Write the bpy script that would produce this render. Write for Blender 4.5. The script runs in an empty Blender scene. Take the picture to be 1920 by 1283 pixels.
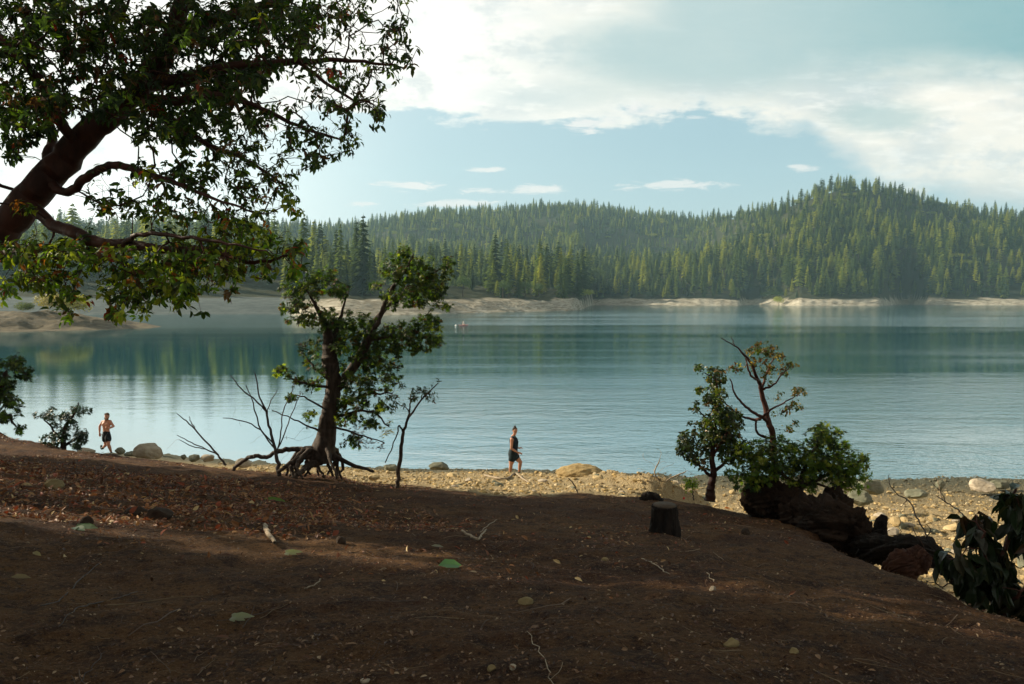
import bpy, bmesh, math, random
import numpy as np
from mathutils import Vector, Matrix
R = math.radians
rng = np.random.default_rng(11)
random.seed(5)
SC = bpy.context.scene
COL = SC.collection

# ------------------------------------------------------------------ camera
CAMZ, FPX, HOR = 6.1, 1387.0, 560.0
PITCH = math.atan((641.5 - HOR) / FPX)
cd = bpy.data.cameras.new('camera'); cam = bpy.data.objects.new('camera', cd); COL.objects.link(cam)
cam.location = (0, 0, CAMZ); cam.rotation_euler = (R(90) - PITCH, 0, 0)
cd.sensor_width = 36; cd.lens = 36 * FPX / 1920; cd.clip_end = 9000; cd.clip_start = 0.05
SC.camera = cam
SC.view_settings.view_transform = 'Standard'; SC.view_settings.look = 'None'
SC.view_settings.exposure = 0.75; SC.view_settings.gamma = 1.0
SC.cycles.max_bounces = 8; SC.cycles.diffuse_bounces = 3; SC.cycles.glossy_bounces = 3
SC.cycles.transmission_bounces = 4; SC.cycles.volume_bounces = 1; SC.cycles.transparent_max_bounces = 8
SC.cycles.use_denoising = True
SC.cycles.sample_clamp_indirect = 6

SUN_AZ, SUN_EL = -72.0, 26.0       # azimuth from +Y, negative = left
# ------------------------------------------------------------------ node helper
class NT:
    def __init__(s, tree): s.t = tree; s.n = tree.nodes; s.l = tree.links
    def new(s, typ, **kw):
        nd = s.n.new(typ)
        for k, v in kw.items(): setattr(nd, k, v)
        return nd
    def put(s, sock, v):
        if isinstance(v, bpy.types.NodeSocket): s.l.new(v, sock)
        elif v is not None: sock.default_value = v
    def m(s, op, a, b=None, c=None, clamp=False):
        nd = s.new('ShaderNodeMath', operation=op); nd.use_clamp = clamp
        s.put(nd.inputs[0], a)
        if b is not None: s.put(nd.inputs[1], b)
        if c is not None: s.put(nd.inputs[2], c)
        return nd.outputs[0]
    def mix(s, f, a, b):
        nd = s.new('ShaderNodeMix', data_type='RGBA'); nd.clamp_factor = True
        s.put(nd.inputs[0], f)
        s.put(nd.inputs[6], a if isinstance(a, bpy.types.NodeSocket) else (*a, 1))
        s.put(nd.inputs[7], b if isinstance(b, bpy.types.NodeSocket) else (*b, 1))
        return nd.outputs[2]
    def step(s, v, lo, hi, a=0.0, b=1.0):
        nd = s.new('ShaderNodeMapRange', interpolation_type='SMOOTHSTEP')
        s.put(nd.inputs[0], v); s.put(nd.inputs[1], lo); s.put(nd.inputs[2], hi); s.put(nd.inputs[3], a); s.put(nd.inputs[4], b)
        return nd.outputs[0]
    def noise(s, vec, scale, detail=4, rough=0.55, dist=0.0):
        nd = s.new('ShaderNodeTexNoise'); s.put(nd.inputs['Vector'], vec)
        nd.inputs['Scale'].default_value = scale; nd.inputs['Detail'].default_value = detail
        nd.inputs['Roughness'].default_value = rough; nd.inputs['Distortion'].default_value = dist
        return nd.outputs['Fac']
    def vmul(s, vec, k):
        nd = s.new('ShaderNodeVectorMath', operation='MULTIPLY'); s.put(nd.inputs[0], vec); nd.inputs[1].default_value = k
        return nd.outputs[0]
    def bump(s, h, strength=0.5, dist=0.02, normal=None):
        nd = s.new('ShaderNodeBump'); nd.inputs['Strength'].default_value = strength; nd.inputs['Distance'].default_value = dist
        s.put(nd.inputs['Height'], h)
        if normal is not None: s.l.new(normal, nd.inputs['Normal'])
        return nd.outputs[0]

# ------------------------------------------------------------------ world
W = bpy.data.worlds.new('World'); SC.world = W; W.use_nodes = True
W.node_tree.nodes.clear(); T = NT(W.node_tree)
sky = T.new('ShaderNodeTexSky', sky_type='NISHITA'); sky.sun_disc = False
sky.sun_elevation = R(SUN_EL); sky.sun_rotation = R(SUN_AZ); sky.air_density = 1.0; sky.dust_density = 2.0; sky.ozone_density = 1.5
tc = T.new('ShaderNodeTexCoord'); sp = T.new('ShaderNodeSeparateXYZ'); T.l.new(tc.outputs['Generated'], sp.inputs[0])
yy = T.m('MAXIMUM', sp.outputs[1], 0.22)
U = T.m('MULTIPLY_ADD', T.m('DIVIDE', sp.outputs[0], yy), 1387, 960)       # degrees of azimuth / height in handy units
V = T.m('MULTIPLY_ADD', T.m('DIVIDE', sp.outputs[2], yy), -1387, 560)
cv = T.new('ShaderNodeCombineXYZ'); T.put(cv.inputs[0], T.m('DIVIDE', U, 1000)); T.put(cv.inputs[1], T.m('DIVIDE', V, 1000))
CV = cv.outputs[0]
n1 = T.noise(T.vmul(CV, (1, 1.9, 1)), 7, 8, 0.6)
n2 = T.noise(T.vmul(CV, (1, 2.5, 1)), 3.0, 5, 0.55)
n3 = T.noise(T.vmul(CV, (1, 4.0, 1)), 14, 7, 0.65)
n4 = T.noise(T.vmul(CV, (1, 5.0, 1)), 17, 9, 0.68, .6)
cr = T.new('ShaderNodeValToRGB'); T.put(cr.inputs[0], T.m('DIVIDE', U, 1920))
el = cr.color_ramp.elements; pts = [(0, 395), (250, 330), (460, 262), (640, 215), (850, 238), (1000, 250), (1130, 252), (1190, 226), (1310, 222), (1345, 246), (1500, 262), (1560, 315), (1710, 392), (1920, 420)]
el[0].position = 0; el[1].position = 1
for x, y in pts[1:-1]: el.new(x / 1920)
for e, (x, y) in zip(el, pts): e.color = (y / 500,) * 3 + (1,)
edge = T.m('MULTIPLY', cr.outputs[0], 500)
edge = T.m('ADD', edge, T.m('MULTIPLY_ADD', n1, 120, -60))
edge = T.m('ADD', edge, T.m('MULTIPLY_ADD', n3, 60, -30))
dv = T.m('SUBTRACT', edge, V)
soft = T.step(U, 1300, 1600, 24, 70)
cloud = T.step(dv, 0.0, soft)
def ell(cx, cy, rx, ry, lo=0.0, hi=1.0, nz=None, amp=0.0):
    a = T.m('POWER', T.m('DIVIDE', T.m('SUBTRACT', U, cx), rx), 2.0)
    b = T.m('POWER', T.m('ABSOLUTE', T.m('DIVIDE', T.m('SUBTRACT', V, cy), ry)), 2.0)
    d = T.m('SUBTRACT', 1.0, T.m('SQRT', T.m('ADD', a, b)))
    if nz is not None: d = T.m('ADD', d, T.m('MULTIPLY_ADD', nz, amp, -amp / 2))
    return T.step(d, lo, hi)
# base sky colour: physical sky with a teal cast of the photograph's air
skc = T.new('ShaderNodeVectorMath', operation='MULTIPLY'); T.l.new(sky.outputs[0], skc.inputs[0]); skc.inputs[1].default_value = (0.085, 0.092, 0.086)
base = T.mix(0.65, skc.outputs[0], (0.50, 0.71, 0.79))
base = T.mix(T.step(U, 1400, 300, 0.0, 0.55), base, (0.72, 0.85, 0.88))
base = T.mix(T.step(V, 250, 540, 0.0, 0.45), base, (0.66, 0.78, 0.78))
# cloud colour
cc = T.mix(T.step(n2, 0.35, 0.62), (0.68, 0.72, 0.70), (1.02, 0.96, 0.85))
cc = T.mix(T.step(U, 1250, 650), cc, (1.12, 1.08, 1.01))
tex = T.noise(T.vmul(CV, (1, 1.6, 1)), 9, 8, 0.62)
cc = T.mix(T.step(tex, 0.48, 0.66, 0, .75), cc, (0.68, 0.73, 0.73))
cc = T.mix(T.step(n3, 0.52, 0.34, 0, .35), cc, (1.2, 1.15, 1.06))
cc = T.mix(T.m('MULTIPLY', T.step(dv, 60, 6), T.step(U, 1500, 1300, 0, .6)), cc, (1.0, 0.97, 0.90))
gry = T.m('MAXIMUM', ell(1330, 110, 420, 115, 0.0, 0.7, n2, 0.7), T.step(T.m('ADD', V, T.m('MULTIPLY_ADD', n2, 90, -45)), 195, 95, 0, T.step(U, 1080, 1300)))
cc = T.mix(T.m('MULTIPLY', gry, 0.9), cc, T.mix(T.step(U, 1300, 1920), (0.45, 0.59, 0.60), (0.20, 0.42, 0.46)))
cc = T.mix(T.m('MULTIPLY', ell(1640, 225, 150, 45, 0, 0.8, n3, 0.9), 0.75), cc, (0.46, 0.60, 0.60))
cc = T.mix(T.m('MULTIPLY', ell(1050, 190, 170, 40, 0, 0.8, n3, 1.0), 0.45), cc, (0.52, 0.64, 0.65))
base = T.mix(T.step(U, 850, -50, 0, .9), base, (1.5, 1.47, 1.38))
zen = T.mix(cloud, base, cc)
for (cx, cy, rx, ry, k) in [(775, 351, 75, 11, .9), (915, 322, 42, 7, .9), (905, 361, 60, 7, .8), (1010, 356, 60, 12, .9), (860, 384, 120, 9, .75), (1262, 351, 105, 13, .8), (1500, 318, 34, 9, .8), (680, 384, 50, 5, .7), (1185, 208, 26, 16, .9), (1225, 214, 30, 7, .5), (1290, 228, 30, 5, .5), (1100, 240, 60, 16, .9)]:
    zen = T.mix(T.m('MULTIPLY', ell(cx, cy, rx, ry, 0.05, 0.75, n4, 3.4), k), zen, (0.90, 0.875, 0.84))
behind = T.step(sp.outputs[1], 0.30, 0.10)
up = T.step(sp.outputs[2], 0.40, 0.60)
zen = T.mix(T.m('MAXIMUM', behind, up), zen, T.mix(0.75, skc.outputs[0], (0.42, 0.38, 0.31)))
bg = T.new('ShaderNodeBackground'); T.l.new(zen, bg.inputs[0]); bg.inputs[1].default_value = 0.66
wo = T.new('ShaderNodeOutputWorld'); T.l.new(bg.outputs[0], wo.inputs[0])

sl = bpy.data.lights.new('sun', 'SUN'); sl.energy = 5.0; sl.angle = R(0.5); sl.color = (1.0, 0.86, 0.64)
sun = bpy.data.objects.new('sun', sl); COL.objects.link(sun)
az, elv = R(SUN_AZ), R(SUN_EL)
sdir = Vector((math.sin(az) * math.cos(elv), math.cos(az) * math.cos(elv), math.sin(elv)))
sun.rotation_euler = sdir.to_track_quat('Z', 'Y').to_euler(); sun.location = sdir * 60

# ------------------------------------------------------------------ helpers
def tag(o, label=None, cat=None, group=None, kind=None):
    if label: o['label'] = label
    if cat: o['category'] = cat
    if group: o['group'] = group
    if kind: o['kind'] = kind
    return o
def mesh_np(name, verts, faces_list, mats, parent=None, smooth=True, col=None, fmat=None):
    """faces_list: list of (n,k) int arrays"""
    me = bpy.data.meshes.new(name)
    verts = np.asarray(verts, np.float32)
    faces_list = [np.asarray(f, np.int32) for f in faces_list if len(f)]
    tot = sum(f.size for f in faces_list); nf = sum(len(f) for f in faces_list)
    me.vertices.add(len(verts)); me.vertices.foreach_set('co', verts.ravel())
    me.loops.add(tot); me.loops.foreach_set('vertex_index', np.concatenate([f.ravel() for f in faces_list]))
    me.polygons.add(nf)
    ls = np.concatenate([np.full(len(f), f.shape[1], np.int32) for f in faces_list])
    st = np.concatenate([[0], np.cumsum(ls)[:-1]]).astype(np.int32)
    me.polygons.foreach_set('loop_start', st); me.polygons.foreach_set('loop_total', ls)
    me.polygons.foreach_set('use_smooth', np.full(nf, smooth))
    if fmat is not None: me.polygons.foreach_set('material_index', np.asarray(fmat, np.int32))
    if col is not None:
        at = me.attributes.new('tint', 'FLOAT_COLOR', 'POINT')
        c4 = np.ones((len(verts), 4), np.float32); c4[:, :3] = col; at.data.foreach_set('color', c4.ravel())
    me.update(); me.validate()
    for m in (mats if isinstance(mats, (list, tuple)) else [mats]): me.materials.append(m)
    o = bpy.data.objects.new(name, me); COL.objects.link(o)
    if parent is not None: o.parent = parent
    return o
def empty(name, loc=(0, 0, 0), rz=0):
    o = bpy.data.objects.new(name, None); COL.objects.link(o); o.location = loc; o.rotation_euler = (0, 0, rz); o.empty_display_size = .1
    return o
def move_origin(parts, loc):
    loc = Vector(loc)
    for p in parts: p.data.transform(Matrix.Translation(-loc))
def PX(u, v, Y):
    """world point seen at photo pixel (u,v) at ground distance Y"""
    x = (u - 960) / FPX; y = -(v - 641.5) / FPX
    c, s = math.cos(PITCH), math.sin(PITCH)
    d = Vector((x, c + y * s, -s + y * c)); t = Y / d.y
    return np.array([d.x * t, Y, CAMZ + d.z * t])
def sstep(x, a, b):
    t = np.clip((x - a) / (b - a), 0, 1); return t * t * (3 - 2 * t)
def _h(ix, iy, s):
    v = np.sin(ix * 127.1 + iy * 311.7 + s * 74.7) * 43758.5453; return v - np.floor(v)
def vnoise(x, y, s=0):
    ix = np.floor(x); iy = np.floor(y); fx = x - ix; fy = y - iy
    fx = fx * fx * (3 - 2 * fx); fy = fy * fy * (3 - 2 * fy)
    a = _h(ix, iy, s); b = _h(ix + 1, iy, s); c = _h(ix, iy + 1, s); d = _h(ix + 1, iy + 1, s)
    return (a * (1 - fx) + b * fx) * (1 - fy) + (c * (1 - fx) + d * fx) * fy - 0.5
def fbm(x, y, o=4, s=0, g=0.5):
    r = 0; a = 1
    for i in range(o): r = r + a * vnoise(x * 2 ** i + 17.3 * i, y * 2 ** i + 9.1 * i, s + i); a *= g
    return r

# ------------------------------------------------------------------ terrain functions
def yw(X):
    return np.where(X > 0, 26 - 0.08 * np.minimum(X, 12), 26 + 0.016 * np.minimum(X * X, 190))
def parts_h(X, Y):
    X = np.asarray(X, float); Y = np.asarray(Y, float)
    s = 0.2 - 0.1 * sstep(X, 1.5, 5.0) - 0.05 * sstep(-X, 7, 12)
    d = yw(X) - Y
    zb = np.where(d > 0, s * d, 0.12 * d)
    zb = np.maximum(zb, -2.5)
    Yc = np.where(Y > 2.8, Y, 2.8 + (Y - 2.8) * 0.25)
    left = np.log1p(np.exp(np.clip(-(X + 0.6) * 1.2, -30, 30))) / 1.2
    left = np.minimum(left, 14)
    zd = CAMZ - (1.0 + 0.197 * Yc - 0.085 * left) - 0.05 * np.maximum(X - 1.5, 0) ** 1.5 * sstep(X, 1.5, 4)
    wob = fbm(X * .5, Y * .5, 3, 5) * 0.8
    e1 = 3.55 + 1.35 * np.exp(-((Y - 11.1) / 1.5) ** 2) + 0.5 * sstep(Y, 9, 12) - X + wob * .45
    ye = 13.6 + 0.45 * np.maximum(-X, 0) + 0.0 * X
    e2 = (np.minimum(ye, 20.5) - Y) * 0.45 + wob
    m = sstep(e1, -0.75, 0.25) * sstep(e2, -0.9, 0.7)
    return zb, zd, m
def H(X, Y):
    zb, zd, m = parts_h(X, Y)
    z = zb + m * np.maximum(zd - zb, 0)
    return z
def Hd(X, Y):
    zb, zd, m = parts_h(X, Y)
    X = np.asarray(X, float); Y = np.asarray(Y, float)
    z = zb + m * np.maximum(zd - zb, 0)
    for hx, hy, hw, hd_, hh_ in ((-13.6, 17.2, 2.6, 1.8, .38), (2.74, 19.2, .75, .9, .42), (3.45, 17.6, .95, .9, .56), (4.25, 17.9, .7, .8, .42)):
        z = z + hh_ * np.exp(-((X - hx) / hw) ** 2 - ((Y - hy) / hd_) ** 2) * (1 + .5 * fbm(X * 2.5, Y * 2.5, 3, 21))
    z = z + fbm(X * .7, Y * .7, 3, 1) * 0.09 - np.abs(fbm(X * 1.6, Y * 1.6, 2, 41)) * 0.07 + fbm(X * 3.1, Y * 3.1, 3, 2) * 0.035 * (1 - .3 * m) + fbm(X * 9, Y * 9, 4, 3, .6) * (0.020 + 0.020 * (1 - m))
    return z
def G(u, v):
    """ground point under photo pixel"""
    x = (u - 960) / FPX; y = -(v - 641.5) / FPX
    c, s = math.cos(PITCH), math.sin(PITCH)
    d = np.array([x, c + y * s, -s + y * c])
    t = np.linspace(1.5, 60, 6000)
    P = np.array([0, 0, CAMZ])[None] + t[:, None] * d[None]
    below = P[:, 2] < Hd(P[:, 0], P[:, 1])
    i = int(np.argmax(below)) if below.any() else len(t) - 1
    return P[i]
def on(x, y): return np.array([x, y, float(Hd(x, y))])

# ------------------------------------------------------------------ materials
def mat(name):
    m = bpy.data.materials.new(name); m.use_nodes = True; m.node_tree.nodes.clear()
    t = NT(m.node_tree); out = t.new('ShaderNodeOutputMaterial'); return m, t, out
def bsdf(t, out, col, rough=0.7, spec=0.4, normal=None):
    b = t.new('ShaderNodeBsdfPrincipled')
    t.put(b.inputs['Base Color'], col if isinstance(col, bpy.types.NodeSocket) else (*col, 1))
    t.put(b.inputs['Roughness'], rough); b.inputs['Specular IOR Level'].default_value = spec
    if normal is not None: t.l.new(normal, b.inputs['Normal'])
    if out is not None: t.l.new(b.outputs[0], out.inputs[0])
    return b
def rock_mat(name, c1, c2, scale=6, bump=0.5, dist=0.03, rough=0.9):
    m, t, o = mat(name); tc = t.new('ShaderNodeTexCoord').outputs['Object']
    oi = t.new('ShaderNodeObjectInfo').outputs['Random']
    n = t.noise(tc, scale, 8, 0.65); f = t.noise(tc, scale * 6, 6, 0.7)
    c = t.mix(t.step(n, 0.3, 0.7), c1, c2)
    c = t.mix(t.m('MULTIPLY', oi, 0.45), c, tuple(min(1, x * .55) for x in c1))
    c = t.mix(t.step(f, 0.58, 0.75, 0, .6), c, tuple(x * .45 for x in c1))
    bsdf(t, o, c, rough, 0.2, t.bump(t.m('ADD', n, t.m('MULTIPLY', f, 0.5)), bump, dist)); return m
def bark_mat(name, c1, c2, scale=8, stretch=(1, 1, .25), bump=0.8, dist=0.02, rough=.8):
    m, t, o = mat(name); tc = t.new('ShaderNodeTexCoord').outputs['Object']
    v = t.vmul(tc, stretch); n = t.noise(v, scale, 8, 0.65); f = t.noise(v, scale * 5, 5, 0.6)
    c = t.mix(t.step(n, 0.35, 0.65), c1, c2)
    bsdf(t, o, c, rough, 0.3, t.bump(t.m('ADD', n, t.m('MULTIPLY', f, .4)), bump, dist)); return m
def leaf_mat(name, trans=0.42, rough=0.42, tcol=(1.5, 1.7, .5)):
    m, t, o = mat(name)
    at = t.new('ShaderNodeAttribute', attribute_name='tint').outputs['Color']
    b = bsdf(t, None, at, rough, 0.35)
    tr = t.new('ShaderNodeBsdfTranslucent')
    vm = t.new('ShaderNodeVectorMath', operation='MULTIPLY'); t.l.new(at, vm.inputs[0]); vm.inputs[1].default_value = tcol
    t.l.new(vm.outputs[0], tr.inputs[0])
    mx = t.new('ShaderNodeMixShader'); mx.inputs[0].default_value = trans
    t.l.new(b.outputs[0], mx.inputs[1]); t.l.new(tr.outputs[0], mx.inputs[2]); t.l.new(mx.outputs[0], o.inputs[0]); return m
def flat_mat(name, c, rough=.7, spec=.4, var=.25, scale=20):
    m, t, o = mat(name); tc = t.new('ShaderNodeTexCoord').outputs['Object']
    n = t.noise(tc, scale, 5, .6)
    cc = t.mix(t.step(n, .3, .7), tuple(x * (1 - var) for x in c), tuple(min(1, x * (1 + var)) for x in c))
    bsdf(t, o, cc, rough, spec, t.bump(n, .2, .005)); return m

# near ground: red-brown forest dirt that gives way to ochre gravel
def ground_mat():
    m, t, o = mat('bank_earth_and_gravel'); tc = t.new('ShaderNodeTexCoord').outputs['Object']
    mk = t.new('ShaderNodeAttribute', attribute_name='tint').outputs['Color']
    sp = t.new('ShaderNodeSeparateColor'); t.l.new(mk, sp.inputs[0])
    big = t.noise(tc, 0.55, 5, .6); mid = t.noise(tc, 5, 7, .7); fine = t.noise(tc, 32, 8, .78); grit = t.noise(tc, 110, 4, .8)
    d = t.mix(t.step(big, .38, .66), (0.082, 0.033, 0.013), (0.155, 0.079, 0.030))
    d = t.mix(t.step(mid, .45, .62, 0, .8), d, (0.034, 0.015, 0.010))
    d = t.mix(t.step(fine, .53, .62, 0, .85), d, (0.20, 0.115, 0.055))
    d = t.mix(t.step(fine, .47, .39, 0, .9), d, (0.016, 0.008, 0.006))
    d = t.mix(t.step(grit, .60, .66, 0, .8), d, (0.34, 0.23, 0.13)); d = t.mix(t.step(grit, .42, .36, 0, .8), d, (0.014, 0.008, 0.006))
    g = t.mix(t.step(mid, .35, .65), (0.36, 0.262, 0.135), (0.48, 0.38, 0.22))
    g = t.mix(t.step(fine, .5, .62, 0, .8), g, (0.62, 0.51, 0.32))
    g = t.mix(t.step(fine, .48, .32, 0, .8), g, (0.13, 0.09, 0.045))
    wet = t.mix(t.step(fine, .35, .65), (0.07, 0.075, 0.055), (0.16, 0.155, 0.11))
    g = t.mix(sp.outputs[1], g, wet)
    edge = t.m('ADD', sp.outputs[0], t.m('MULTIPLY_ADD', mid, .9, -.45))
    c = t.mix(t.step(edge, .35, .65), g, d)
    hgt = t.m('ADD', t.m('MULTIPLY', mid, .8), t.m('ADD', t.m('MULTIPLY', fine, .55), t.m('MULTIPLY', grit, .25)))
    vo = t.new('ShaderNodeTexVoronoi'); t.l.new(tc, vo.inputs['Vector']); vo.inputs['Scale'].default_value = 26
    hgt = t.m('SUBTRACT', hgt, t.m('MULTIPLY', vo.outputs['Distance'], t.m('MULTIPLY', t.m('SUBTRACT', 1.0, sp.outputs[0]), .5)))
    bsdf(t, o, c, 0.92, 0.15, t.bump(hgt, 1.0, 0.085)); return m
M_ground = ground_mat()

def build_ground():
    ys = [-14.0]
    while ys[-1] < 40: 
        y = ys[-1]; ys.append(y + (0.5 if y < 0 else max(0.03, 0.0125 * max(y, 1.6))))
    ys = np.array(ys)
    core = np.linspace(-1, 1, 620); ext = np.geomspace(1.02, 6, 26)
    ss = np.concatenate([-ext[::-1], core, ext])
    Yg, Sg = np.meshgrid(ys, ss, indexing='ij')
    Xg = Sg * (np.abs(Yg) * 0.70 + 4.0)
    Z = Hd(Xg, Yg); zb, zd, m = parts_h(Xg, Yg)
    wet = sstep(zb, 0.75, 0.1) * (1 - m)
    v = np.stack([Xg, Yg, Z], -1).reshape(-1, 3)
    col = np.stack([m, wet, 0 * m], -1).reshape(-1, 3)
    ny, nx = Yg.shape
    i = (np.arange(ny - 1)[:, None] * nx + np.arange(nx - 1)[None]).ravel()
    f = np.stack([i, i + 1, i + nx + 1, i + nx], -1)
    isbank = m.reshape(-1)[f].mean(1) > .5
    for nm, sel in (('ground', isbank), ('beach', ~isbank)):
        ff = f[sel]; used, inv = np.unique(ff, return_inverse=True)
        o = mesh_np(nm, v[used], [inv.reshape(-1, 4)], M_ground, col=col[used])
        tag(o, {'ground': 'shaded red-brown earth bank strewn with leaf litter', 'beach': 'sunlit ochre gravel beach sloping to the lake'}[nm], nm, kind='structure')
build_ground()

# ------------------------------------------------------------------ far shore terrain
US = np.array([-1200, -600, -200, 100, 400, 540, 600, 700, 800, 900, 1000, 1090, 1125, 1150, 1250, 1350, 1420, 1480, 1530, 1575, 1630, 1700, 1780, 1850, 1920, 2200, 3200.])
def itp(u, pts):
    p = np.array(pts, float); return np.interp(u, p[:, 0], p[:, 1])
DS = [(-1200, 262), (-200, 278), (530, 288), (565, 262), (640, 246), (840, 300), (1000, 352), (1075, 378), (1092, 420), (1112, 700), (1180, 655), (1300, 640), (1385, 655), (1400, 720), (1420, 700), (1500, 615), (1650, 640), (1690, 790), (1705, 800), (1740, 690), (1920, 690), (2600, 560), (3200, 500)]
D1 = [(-1200, 330), (520, 350), (640, 340), (900, 400), (1080, 460), (1112, 800), (1400, 830), (1700, 850), (3200, 800)]
V1 = [(-1200, 400), (0, 418), (520, 425), (600, 432), (750, 447), (850, 452), (950, 462), (1080, 470), (1112, 478), (1250, 478), (1350, 462), (1420, 445), (1500, 435), (1600, 430), (1700, 428), (1800, 430), (1920, 430), (3200, 420)]
D2 = [(-1200, 900), (400, 1000), (640, 1650), (1300, 1700), (1400, 1300), (1500, 1120), (1650, 1120), (1780, 1250), (3200, 1300)]
V2 = [(-1200, 410), (200, 428), (520, 420), (640, 420), (720, 409), (800, 397), (900, 387), (1000, 380), (1100, 383), (1200, 396), (1300, 403), (1380, 396), (1440, 384), (1490, 364), (1530, 348), (1570, 338), (1630, 339), (1700, 353), (1740, 368), (1780, 382), (1850, 390), (1920, 391), (2400, 370), (3200, 390)]
def far_h(X, Y):
    Yc = np.maximum(Y, 1.0); u = 960 + FPX * X / Yc; D = Yc
    ds = itp(u, DS); d1 = itp(u, D1); d2 = itp(u, D2)
    th = 18.0
    g1 = CAMZ + (HOR - itp(u, V1)) / FPX * d1 - 24
    g2 = CAMZ + (HOR - itp(u, V2)) / FPX * d2 - th + 2
    val = itp(u, [(-1200, .7), (1000, .25), (1112, .3), (1330, .35), (1440, .55), (1550, .62), (1700, .5), (3200, .5)])
    dv = d1 + (d2 - d1) * .42
    gv = g1 + (g2 - g1) * (val - .15)
    wb = itp(u, [(-1200, 22), (540, 22), (600, 45), (900, 30), (1112, 26), (3200, 26)])
    top = 6.6
    z = np.where(D < ds, -0.10 * (ds - D), 0)
    z = np.maximum(z, -3)
    r = (D - ds) / wb
    zz = np.where(r > 0, top * sstep(r, -.35, 1.0) - top * sstep(0, -.35, 1.0), z)
    z = np.where(r > 0, zz, z)
    def seg(z, a, b, za, zb): 
        t = np.clip((D - a) / np.maximum(b - a, 1), 0, 1); t = t * t * (3 - 2 * t) * .5 + t * .5
        return np.where(D > a, za + (zb - za) * t, z)
    za = top - top * .165
    z = seg(z, ds + wb, d1, za, g1); z = seg(z, d1, dv, g1, gv); z = seg(z, dv, d2, gv, g2)
    z = seg(z, d2, d2 + 500, g2, g2 - 70)
    amp = np.clip((D - ds - wb) / 250, 0, 1)
    z = z + fbm(X / 160, Y / 160, 4, 9) * 22 * amp * np.clip((D-d1)/300, 0.1, 1) * (1 - .9 * sstep(D, d2 - 200, d2))
    z = z + np.where(r > 0, (fbm(X / 12, Y / 12, 4, 4, .6) * 1.2 + .35 * np.sin(z * 7)) * np.clip(r * 2.5, 0, 1) * (.12 + .88 * sstep(u, 540, 610)), 0)
    return z, u, r
def far_mat():
    m, t, o = mat('far_shore_earth'); tc = t.new('ShaderNodeTexCoord').outputs['Object']
    at = t.new('ShaderNodeAttribute', attribute_name='tint').outputs['Color']
    sp = t.new('ShaderNodeSeparateColor'); t.l.new(at, sp.inputs[0])
    n = t.noise(tc, .05, 6, .65); f = t.noise(t.vmul(tc, (.5, .5, 5)), .35, 8, .75)
    sand = t.mix(t.step(n, .35, .65), (0.29, 0.265, 0.205), (0.48, 0.45, 0.37))
    sand = t.mix(t.step(f, .46, .62, 0, .85), sand, (0.15, 0.12, 0.08)); sand = t.mix(t.step(f, .44, .36, 0, .8), sand, (0.62, 0.58, 0.50))
    duff = t.mix(n, (0.022, 0.030, 0.014), (0.05, 0.05, 0.025))
    dam = t.mix(t.step(f, .35, .65), (0.075, 0.095, 0.098), (0.12, 0.145, 0.15))  # embankment grey darkened: the shade on its face is in the colour
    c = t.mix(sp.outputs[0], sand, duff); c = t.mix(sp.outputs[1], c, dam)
    bsdf(t, o, c, .95, .1, t.bump(t.m('ADD', n, f), .6, .6)); return m
M_far = far_mat()
def build_far():
    a = (np.concatenate([np.linspace(-1300, -150, 60), np.linspace(-145, 2050, 520), np.linspace(2060, 3200, 60)]) - 960) / FPX
    D = np.concatenate([np.linspace(210, 460, 90), np.linspace(464, 560, 14), np.linspace(565, 900, 100), np.linspace(910, 2300, 90)])
    A, DD = np.meshgrid(a, D); X = A * DD; Y = DD
    Z, u, r = far_h(X, Y)
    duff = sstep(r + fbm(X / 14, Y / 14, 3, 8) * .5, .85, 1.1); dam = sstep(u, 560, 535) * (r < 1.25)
    ny, nx = X.shape
    i = (np.arange(ny - 1)[:, None] * nx + np.arange(nx - 1)[None]).ravel()
    f = np.stack([i, i + 1, i + nx + 1, i + nx], -1)
    v = np.stack([X, Y, Z], -1).reshape(-1, 3)
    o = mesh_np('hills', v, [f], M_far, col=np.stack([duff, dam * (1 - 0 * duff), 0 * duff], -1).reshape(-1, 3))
    tag(o, 'forested hills and pale drawdown shore across the lake', 'hills', kind='structure')
build_far()
# gravel point at the left, closer in
def point_h(X, Y):
    # spit entering from the left
    cx = -118; cy = 150
    e = 1 - np.sqrt(((X - cx) / 43) ** 2 + ((Y - cy - (X - cx) * .12) / 24) ** 2)
    return np.clip(e * 6.5, -1.5, 3.0) + fbm(X / 5, Y / 5, 5, 12, .65) * 1.1 * np.clip(e * 6, 0, 1)
def build_point():
    x = np.linspace(-230, -50, 220); y = np.linspace(110, 200, 120); X, Y = np.meshgrid(x, y)
    Z = point_h(X, Y); ny, nx = X.shape
    i = (np.arange(ny - 1)[:, None] * nx + np.arange(nx - 1)[None]).ravel()
    f = np.stack([i, i + 1, i + nx + 1, i + nx], -1)
    o = mesh_np('shore', np.stack([X, Y, Z], -1).reshape(-1, 3), [f], rock_mat('point_gravel', (0.085, 0.075, 0.055), (0.20, 0.165, 0.105), .6, 1.0, .5))
    tag(o, 'low gravel point reaching into the lake from the left', 'shore', kind='structure')
build_point()

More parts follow.
